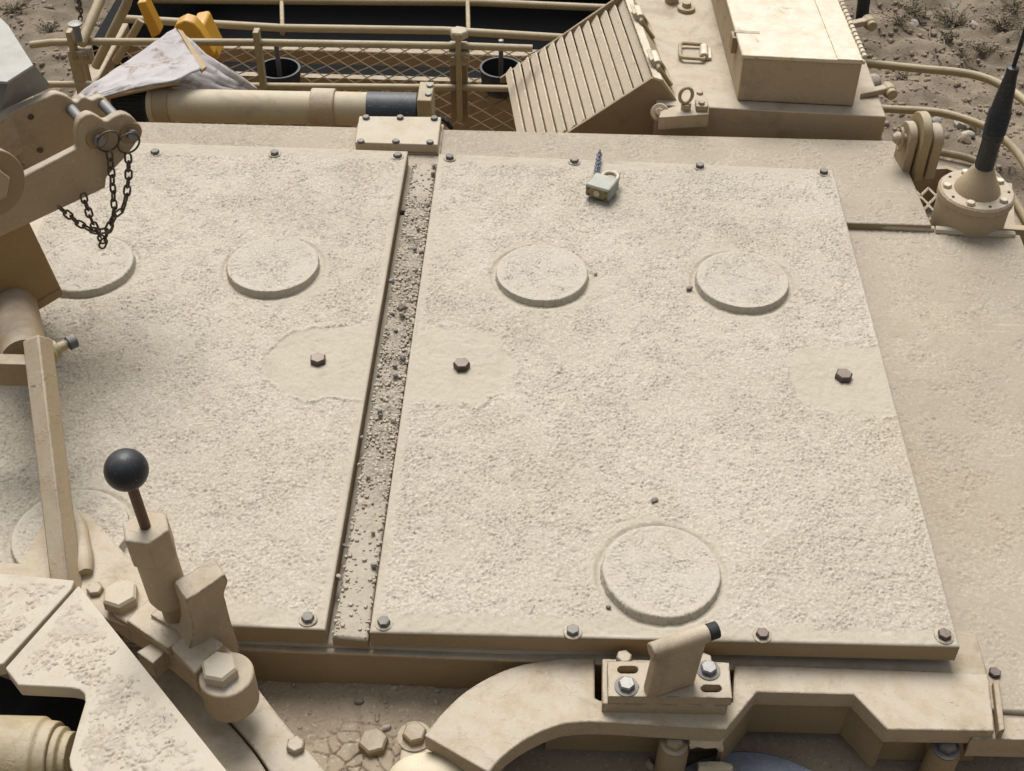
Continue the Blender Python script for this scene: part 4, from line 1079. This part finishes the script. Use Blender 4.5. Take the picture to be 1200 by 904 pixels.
slab([(92, 120, -.022), (150, 106, -.008), (205, 96, -.004), (212, 98, -.02), (180, 104, -.04), (110, 118, -.05)], .004, 'torn_core', 'cardcore', cd)
yc = thing('yellow_can', 'yellow plastic can standing in the rack behind the card sheet', 'can', at(205, 60, -.19))
MB().prism([atY(x, y, 2.12) for x, y in [(196, 62), (199, 44), (206, 29), (216, 24), (226, 27), (234, 36), (252, 66), (240, 74), (205, 74)]], (0, .03, 0)).build('handle', 'yellow', yc, .004, 3)
MB().prism([atY(x, y, 2.18) for x, y in [(160, 4), (170, 2), (188, 40), (178, 46)]], (0, .03, 0)).build('spout', 'yellow', yc, .003, 3)
MB().prism([atY(x, y, 2.16) for x, y in [(222, 32), (238, 29), (244, 42), (258, 70), (238, 74)]], (0, .06, 0)).build('body', 'yellow', yc, .006, 3)

# =========================================================================== louvre box
lvb = thing('louvre_box', 'wedge shaped sand coloured box with slanted louvre slats', 'louvre box', at(700, 150, ZD))
# wedge: rising to the right, turned a little
Yb = 1.735
L0 = atY(604, 152, Yb + .03); L1 = atY(764, 92, Yb)      # lower left, ridge right (front edge)
b_top = at(728, -8, L1.z)
rd = (b_top - L1); rd.z = 0; depth = rd.length; rd.normalize()
L0 = atY(662, 150, Yb); 
fr = (L1 - L0)                                           # up-slope direction of the front edge
L00 = L0 - fr * .58                                      # the slope goes on down behind the roof edge
fr = L1 - L00
nrm_ = rd.cross(fr).normalized()
if nrm_.z < 0: nrm_ = -nrm_
nsl = 14
# the left end of the louvre face is cut square: back rows start at the same slope line
def cheekpoly(o_): return [L00 + o_ - Z * .02, L1 + o_, L1 + o_ + V(.014, 0, -.004), L1 + o_ + V(.044, 0, -.046), L1 + o_ + V(.044, 0, -.13), L00 + o_ - Z * .03]
MB().prism(cheekpoly(V(0, 0, 0)), rd * .006).build('end_cheek', 'shadepaint', lvb, .0012)
MB().prism(cheekpoly(rd * depth), -rd * .006).build('end_cheek', 'shadepaint', lvb, .0012)
sdir = fr.normalized()
for k in range(nsl):
    f_ = (k + .5) / nsl
    c_ = L00.lerp(L1, f_) + rd * (depth / 2) - nrm_ * .012
    tilt = (sdir * math.cos(R(24)) + nrm_ * math.sin(R(24)))
    tn = rd.cross(tilt)
    MB().box(c_, (fr.length / nsl * .99, depth - .013, .003), (tilt, rd, tn)).build('slat', 'slat', lvb, .0006)
MB().prism([L00 - nrm_ * .035, L1 - nrm_ * .035, L1 - nrm_ * .035 + rd * depth, L00 - nrm_ * .035 + rd * depth], -nrm_ * .004).build('back_sheet', 'shadepaint', lvb)
# ridge flange on the right and its sloping side
e0 = L1 + V(.002, 0, .002)
MB().prism([e0, e0 + V(.014, 0, -.004), e0 + V(.014, 0, -.008), e0 + V(0, 0, -.004)], rd * depth).build('ridge_flange', 'boxpaint', lvb, .0006)
MB().prism([e0 + V(.0142, 0, -.004), e0 + V(.044, 0, -.046), e0 + V(.040, 0, -.049), e0 + V(.0112, 0, -.008)], rd * depth).build('rear_slope', 'paint', lvb, .0006)
MB().prism([e0 + V(.044, 0, -.047), e0 + V(.044, 0, -.13), e0 + V(.040, 0, -.13), e0 + V(.040, 0, -.05)], rd * depth).build('rear_wall', 'paint', lvb)

# =========================================================================== raised platform right of it
ZQ = ZD + .022
pf = thing('raised_platform', 'raised sand coloured platform carrying the stowage box', 'platform', at(920, 150, ZD))
pfl = [at(770, 123, ZQ), at(1039, 137, ZQ), at(984, -12, ZQ), at(740, -12, ZQ)]
MB().prism(pfl, (0, 0, -.075)).build('deck', 'paint', pf, .002)
# corner block with eye bolt
mb = MB(); bb = at(800, 140, ZQ + .004)
ZKb = ZQ + .002
blk = [at(796, 122, ZKb), at(831, 122, ZKb), at(831, 134, ZKb), at(772, 138, ZKb), at(774, 130, ZKb)]
MB().prism(blk, (0, 0, -.022)).build('corner_block', 'paint', pf, .0012)
MB().lathe(at(773, 132, ZKb - .006), V(-.2, -.75, .6), [(.014, -.004), (.014, 0), (.0125, .003), (.006, .003), (.006, .007), (.005, .008)], 24).build('lug_bolt', 'paint', pf, .0006)
ey = at(804, 124, ZKb + .006)
MB().cyl(ey - Z * .006, ey + Z * .004, .0075, n=20).build('eye_base', 'paint', pf)
ec = atY(804, 112, ey.y - .002); 
MB().tube([ec + V(.0095 * math.cos(t_), .002 * math.cos(t_), .0125 * math.sin(t_)) for t_ in np.linspace(0, 2 * math.pi, 25)[:-1]], .0027, 8, True).build('eye_bolt', 'tube', pf)
MB().box(at(822, 124, ZKb + .004), (.018, .022, .010)).build('stop_block', 'paint', pf, .001)
bolt(pf, at(820, 110, ZQ), .005, 'paint', None); bolt(pf, at(822, 122, ZKb + .009), .005, 'paint', None)
# fittings at the back edge of the platform
fp = at(804, 12, ZQ)
MB().lathe(fp, Z, [(.015, 0), (.015, .006), (.008, .007), (.007, .014)], 20).build('round_foot', 'tube', pf, .0006)
MB().lathe(at(787, 2, ZQ), Z, [(.012, 0), (.012, .02), (.006, .02)], 20).build('round_foot', 'tube', pf, .0006)

def dring(p, e, sd_, label, lift=0.0):
    """p: hinge middle, e: hinge axis, sd_: direction in which the ring lies"""
    e = Vector(e).normalized(); sd_ = Vector(sd_).normalized(); o = thing('lashing_ring', label, 'lashing ring', p, 'lashing rings')
    hw, ln = .024, .038
    pts = [p - e * hw * .8, p - e * hw, p - e * hw + sd_ * (ln - .008)] + [p - e * (hw - .008 + .008 * math.cos(t_)) * 1 + sd_ * (ln - .008 + .008 * math.sin(t_)) for t_ in np.linspace(0, math.pi / 2, 5)][1:]
    pts += [p + e * (hw - .008 + .008 * math.sin(t_)) + sd_ * (ln - .008 + .008 * math.cos(t_)) for t_ in np.linspace(0, math.pi / 2, 5)] + [p + e * hw, p + e * hw * .8]
    MB().tube(pts, .0031, 8).build('ring', 'tube', o)
    nn = e.cross(sd_).normalized(); nn = nn if nn.z > 0 else -nn
    MB().cyl(p - e * .017, p + e * .017, .0068, n=20).build('hinge_barrel', 'boxpaint', o, .0008)
    MB().box(p - sd_ * .005 - nn * .003, (.034, .014, .005), (e, sd_, nn)).build('hinge_plate', 'boxpaint', o, .0008)
dring(at(825, 61, ZQ + .006), V(.06, 1, 0), V(-1, .05, .02), 'square lashing ring lying flat on the platform')
fn_ = V(.030, 0, -.022).normalized()
dring(e0 + V(.012, 0, .003) + rd * .05, rd, V(.5, -.06, -.66), 'lashing ring near the front end of the louvre box ridge')
dring(e0 + V(.012, 0, .003) + rd * .20, rd, V(.5, -.06, -.66), 'lashing ring at the far end of the louvre box ridge')

# =========================================================================== stowage box
ZS = ZQ + .078
sb = thing('stowage_box', 'pale lidded metal stowage box standing on the platform', 'box', at(930, 122, ZQ))
f_l, f_r = at(864, 118, ZQ + .001), at(1000, 125, ZQ + .001)
ed = (f_r - f_l); wid = ed.length; ed.normalize(); dpv = V(-ed.y, ed.x, 0)
dpv = (dpv + V(-.09, 0, 0)).normalized()
dep_ = .36
q = [f_l, f_r, f_r + dpv * dep_, f_l + dpv * dep_]
hb_ = hz(f_l, 66) - ZQ
MB().prism(q, (0, 0, hb_ - .004)).build('case', 'paint', sb, .002)
ql = [p + V(0, 0, hb_ - .004) for p in [f_l - ed * .003 - dpv * .003, f_r + ed * .003 - dpv * .003, f_r + ed * .003 + dpv * dep_, f_l - ed * .003 + dpv * dep_]]
lid = MB().prism(ql, (0, 0, .006)).build('lid', 'boxpaint', sb, .0015)
MB().prism([ql[0] + Z * .0062 + ed * (wid * .80), ql[1] + Z * .0062 - ed * .004, ql[2] + Z * .0062 - ed * .004, ql[3] + Z * .0062 + ed * (wid * .80)], (0, 0, .0012)).build('hinge_leaf', 'boxpaint', lid)
for k in range(26):
    p = ql[1] + V(0, 0, .008) + dpv * (.008 + k * .0125)
    MB().cyl(p, p + dpv * .0085, .0038, n=10).build('hinge_knuckle', 'boxpaint', lid)
lp = f_l - ed * .004 + dpv * .07 + V(0, 0, hb_ - .016)
MB().box(lp, (.008, .022, .026), (ed, dpv, Z)).build('latch', 'shadepaint', sb, .001)
MB().box(lp + V(0, 0, .017) + ed * .018, (.038, .008, .003), (ed, dpv, Z)).build('latch_strap', 'paint', sb, .0005)
lp2 = f_l - ed * .004 + dpv * .28 + V(0, 0, hb_ - .016)
MB().box(lp2, (.008, .022, .026), (ed, dpv, Z)).build('latch', 'shadepaint', sb, .001)

# roller hooks along the right side of the platform
def hook(px, py, label):
    p = at(px, py, ZQ + .008); o = thing('roller_hook', label, 'hook', p - V(0, 0, .008), 'roller hooks')
    MB().prism([p + V(-.008, -.004, 0), p + V(.030, .006, .004), p + V(.040, .016, .004), p + V(.036, .024, .004), p + V(.0, .012, 0)], (0, 0, -.01)).build('arm', 'paint', o, .002)
    MB().lathe(p + V(.036, .028, -.004), V(.25, -1, 0), [(.009, 0), (.0105, .004), (.0105, .018), (.0085, .02), (.0085, .027), (.004, .028)], 20).build('roller', 'tube', o, .0008)
hook(1014, 109, 'roller hook at the front right corner of the platform')
hook(993, 29, 'roller hook beside the middle of the stowage box hinge')
pp = thing('black_pole', 'short black pole end sticking up beyond the stowage box', 'pole', at(1009, 30, -.02))
MB().cyl(at(1009, 30, -.02), at(1016, -30, .06), .0105, n=20).build('pole', 'black', pp)

# curved guard rails on the right
def frail(pxz, r_, label):
    P = smooth_px([p[:2] for p in pxz], 5); zs = np.interp(np.linspace(0, len(pxz) - 1, len(P)), range(len(pxz)), [p[2] for p in pxz])
    o = MB().tube([at(x, y, z) for (x, y), z in zip(P, zs)], r_, 12).build('guard_rail', 'tube'); tag(o, label, 'rail', 'curved guard rails'); return o
frail([(980, 72, -.06), (1020, 75, -.06), (1080, 81, -.06), (1130, 86, -.06), (1165, 96, -.06), (1200, 118, -.06), (1240, 160, -.06)], .0068, 'upper curved tubular guard rail at the right')
frail([(1010, 126, -.14), (1042, 128, -.14), (1100, 132, -.14), (1140, 143, -.14), (1170, 158, -.14), (1200, 190, -.14), (1230, 250, -.14)], .0068, 'middle curved tubular guard rail passing behind the antenna')
frail([(1080, 178, -.2), (1110, 180, -.2), (1150, 192, -.2), (1180, 222, -.2), (1205, 262, -.2), (1220, 300, -.2)], .0062, 'lowest curved tubular guard rail behind the antenna base')
# bracket trough below the antenna
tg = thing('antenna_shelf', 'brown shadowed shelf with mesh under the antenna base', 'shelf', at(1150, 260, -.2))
MB().prism([at(x, y, -.21) for x, y in [(1072, 180), (1150, 196), (1195, 250), (1240, 300), (1090, 300)]], (0, 0, -.008)).build('tray', 'shadepaint', tg)
MB().prism([at(x, y, -.14) for x, y in [(1068, 196), (1110, 194), (1158, 214), (1158, 218), (1110, 198), (1068, 200)]], (0, 0, -.075)).build('tray_wall', 'shadepaint', tg)
MB().prism([at(x, y, -.05) for x, y in [(1170, 262), (1260, 268), (1260, 274), (1170, 268)]], (0, 0, -.04)).build('cross_beam', 'tube', tg, .001)
mb = MB()
for j in range(5):
    y0 = 225 + j * 10; pts = [at(1070 + k * 9, y0 + (4.5 if (k + j) % 2 else -4.5), -.15) for k in range(9)]
    for a, b_ in zip(pts, pts[1:]): mb.tube([a, b_], .0022, 4)
mb.build('mesh', 'boxpaint', tg)

# clevis lug
cv = thing('lifting_clevis', 'pinned lifting clevis with three round cheeks at the roof corner', 'clevis', at(1075, 200, ZD))
cx = V(1, .12, 0).normalized()
def cheek(px, py, r_, th, name, mat='paint'):
    c_ = atY(px, py, at(1065, 192, ZD).y)
    u_ = V(-cx.y, cx.x, 0); pts = []
    for t_ in np.linspace(-.15, math.pi + .15, 21): pts.append(c_ + u_ * (r_ * math.cos(t_)) + Z * (r_ * math.sin(t_)))
    zb_ = ZD - .012; pts += [V(pts[-1].x, pts[-1].y, zb_), V(pts[0].x, pts[0].y, zb_)]
    MB().prism(pts, cx * th).build(name, mat, cv, .0015, 3); return c_
c1_ = cheek(1060, 160, .0215, .012, 'cheek'); c2_ = cheek(1074, 155, .029, .013, 'lug_plate', 'tube'); c3_ = cheek(1087, 163, .0225, .015, 'cheek')
MB().lathe(c1_ - cx * .018 + V(0, -.004, 0), cx, [(.0045, 0), (.009, .006), (.009, .010), (.006, .010), (.006, .06)], 24).build('pin', 'paint', cv, .0006)
MB().tube([c1_ - cx * .006 + V(0, .012 * math.cos(t_) - .003, .0165 * math.sin(t_) - .003) for t_ in np.linspace(0, 2 * math.pi, 21)[:-1]], .0022, 8, True).build('split_ring', 'tube', cv)

# antenna
ab = at(1141, 262, ZD - .02)
an = thing('antenna', 'whip antenna with black sprung boot on a round bolted base', 'antenna', ab - V(0, 0, .05))
zt = hz(ab, 222)
ab2 = at(1145, 222, zt); 
rA = 43 / (FPX / (ab2 - CAM).dot(fw)); C0 = V(ab2.x, ab2.y, 0)
def AP(z): return V(ab2.x, ab2.y, z)
MB().lathe(AP(0), Z, [(rA * .97, -.12), (rA * .97, zt - .012), (rA * 1.02, zt - .012), (rA * 1.02, zt - .003), (rA * .97, zt), (rA * .4, zt)], 56).build('base', 'paint', an)
zc = zt + .036
MB().lathe(AP(0), Z, [(rA * .62, zt - .001), (rA * .60, zt + .004), (rA * .42, zt + .02), (rA * .27, zc), (rA * .1, zc)], 40).build('cone', 'paint', an)
for k in range(5):
    a = .5 + k * 2 * math.pi / 5
    bolt(an, AP(zt - .0005) + V(math.cos(a), math.sin(a), 0) * rA * .80, .0062, 'boxpaint', None)
    MB().sphere(AP(zt) + V(math.cos(a + .63), math.sin(a + .63), 0) * rA * .84, .0022, 10, 6).build('grease_nipple', 'darkbolt', an)
tip = atP(1188, 78, AP(zc), V(0, 1, 0)); tip = V(tip.x, ab2.y + .0, tip.z)
b0 = AP(zc - .004); bdir = (tip - b0); bl = bdir.length
prof = [(.0115, 0), (.0128, bl * .05), (.0125, bl * .30), (.0142, bl * .32), (.0138, bl * .36)]
for k in range(8):
    h_ = bl * (.38 + k * .028); prof += [(.0150, h_), (.0138, h_ + bl * .014)]
prof += [(.0128, bl * .62), (.0105, bl * .78), (.0075, bl * .93), (.0078, bl * .94), (.0078, bl * .99), (.004, bl)]
MB().lathe(b0, bdir, prof, 28).build('boot', 'ball', an)
wd_ = atP(1203, 30, AP(zc), V(0, 1, 0)); wdir = (wd_ - tip).normalized()
MB().cyl(tip - wdir * .004, tip + wdir * .6, .0028, .0018, n=10).build('whip', 'black', an)
MB().prism([at(x, y, ZD - .03) for x, y in [(1090, 258), (1190, 266), (1186, 215), (1108, 208)]], (0, 0, -.02)).build('mount_plate', 'shadepaint', an)

# =========================================================================== things on the ground
rg = random.Random(21)
spots = []
for k in range(46):
    zone = rg.random()
    px, py = (rg.uniform(985, 1200), rg.uniform(0, 250)) if zone < .75 else (rg.uniform(0, 160), rg.uniform(0, 110))
    p = at(px, py, GZ); s_ = rg.choice((.022, .026, .03, .036, .045)) * rg.uniform(.8, 1.2)
    p.z = gheight(p.x, p.y) + s_ * .08
    mat = rg.choice(('earthstone', 'earthstone', 'earthstone', 'stone1', 'stone2'))
    o = put(rockmesh(300 + k % 7, mat), 'ground_stone', None, p, (rg.uniform(-.3, .3), rg.uniform(-.3, .3), rg.uniform(0, 6)), (s_, s_ * rg.uniform(.6, 1), s_ * rg.uniform(.5, .8)))
    nm = ('large ' if s_ > .034 else 'small ') + {'earthstone': 'brown', 'stone1': 'pale tan', 'stone2': 'grey'}[mat]
    if zone < .75: wh = 'above the upper guard rail at the right' if py < 80 else 'between the upper and middle guard rails' if py < 132 else 'below the middle guard rail at the right'
    else: wh = 'in the top left corner' if px < 80 else 'near the raking tubes at the top left'
    tag(o, '%s stone on the earth %s' % (nm, wh), 'stone', 'ground stones: %s, %s' % (nm, wh))
mb = MB()
for k in range(3200):
    px, py = (rg.uniform(970, 1230), rg.uniform(-20, 290)) if rg.random() < .75 else (rg.uniform(-20, 300), rg.uniform(-20, 150))
    p = at(px, py, GZ); s_ = rg.choice((.005, .006, .008, .011, .016)) * rg.uniform(.7, 1.3); q_ = rg.choice(rk); p.z = gheight(p.x, p.y)
    mb.add([p + V(q.x * s_, q.y * s_, q.z * s_ * .7) for q in q_.v], q_.f)
o = mb.build('ground_gravel', 'earthstone'); tag(o, 'small clods and gravel strewn over the earth', 'gravel', kind='stuff')
# low dry scrub: stems with little leaves
def plant(px, py, h_, spread, nst, seed, label):
    r_ = random.Random(seed); p = at(px, py, GZ); p.z = gheight(p.x, p.y)
    o = thing('dry_plant', label, 'plant', p, 'low dry plants')
    st = MB(); lf = MB()
    for k in range(nst):
        a = r_.uniform(0, 6.28); L_ = h_ * r_.uniform(.5, 1.1); sp_ = spread * r_.uniform(.3, 1.1)
        pts = [p + V(math.cos(a), math.sin(a), 0) * (sp_ * t_) + Z * (L_ * (t_ ** .7)) + V(r_.gauss(0, .01), r_.gauss(0, .01), 0) for t_ in (0, .35, .7, 1)]
        st.tube(pts, [.003, .0025, .0018, .001], 4)
        for q_ in range(16):
            t_ = r_.uniform(.15, 1); i_ = min(2, int(t_ * 3)); c_ = pts[i_].lerp(pts[i_ + 1], t_ * 3 - i_) + V(r_.gauss(0, .012), r_.gauss(0, .012), r_.gauss(0, .006))
            d1 = V(r_.gauss(0, 1), r_.gauss(0, 1), r_.gauss(0, .5)).normalized() * r_.uniform(.006, .013); d2 = d1.cross(V(r_.gauss(0, 1), r_.gauss(0, 1), 1).normalized()) * .5
            lf.add([c_, c_ + d1 * .5 + d2, c_ + d1, c_ + d1 * .5 - d2], [[0, 1, 2, 3]])
    st.build('stems', 'twig', o); lf.build('leaves', 'scrub', o)
for i, (px, py, h_, s_, n_) in enumerate([(1068, 16, .07, .13, 30), (1120, 22, .07, .16, 34), (1172, 34, .07, .15, 32), (1190, 12, .06, .12, 24), (1050, 40, .06, .1, 18), (1150, 62, .05, .1, 18), (1105, 50, .06, .08, 14), (1138, 150, .05, .08, 12), (1130, 66, .05, .08, 12), (1060, 92, .05, .07, 10), (18, 22, .06, .12, 22), (60, 40, .05, .1, 14), (140, 20, .06, .1, 16), (112, 30, .05, .08, 12)]):
    plant(px, py, h_, s_, n_, 50 + i, ['low dark dry scrub plant at the top right, nearest the black pole', 'wide low scrub plant along the top edge right of the black pole', 'low scrub plant behind the antenna whip', 'low scrub plant in the top right corner', 'small scrub tuft next to the stowage box hinge', 'small scrub tuft left of the antenna whip', 'small scrub tuft midway between box and whip', 'small dry tuft between the guard rails', 'small dry tuft above the upper guard rail', 'small dry tuft seen over the front roller hook',
                                   'low dry plant in the top left corner', 'small dry tuft above the folded guard', 'small dry tuft behind the raking tubes', 'small dry tuft behind the capped pin'][i])
for i, (a, b_, lb) in enumerate([((1090, 30), (1098, 90), 'thin dark twig lying on the earth right of the box hinge'), ((1082, 28), (1062, 4), 'thin pale twig lying among the scrub'), ((1105, 48), (1092, 80), 'short dark twig above the upper guard rail'), ((1130, 70), (1150, 88), 'short twig close to the antenna tip'), ((20, 8), (24, 34), 'thin twig in the top left corner'), ((90, 170), (95, 176), '')]):
    if not lb: continue
    A1, B1 = at(*a, GZ), at(*b_, GZ); r_ = random.Random(i)
    pts = [A1.lerp(B1, t_) + V(r_.gauss(0, .02), r_.gauss(0, .02), 0) for t_ in np.linspace(0, 1, 7)]
    for p in pts: p.z = gheight(p.x, p.y) + .012
    o = MB().tube(pts, [.006, .006, .005, .005, .004, .003, .002], 5).build('twig', 'twig'); tag(o, lb, 'twig')
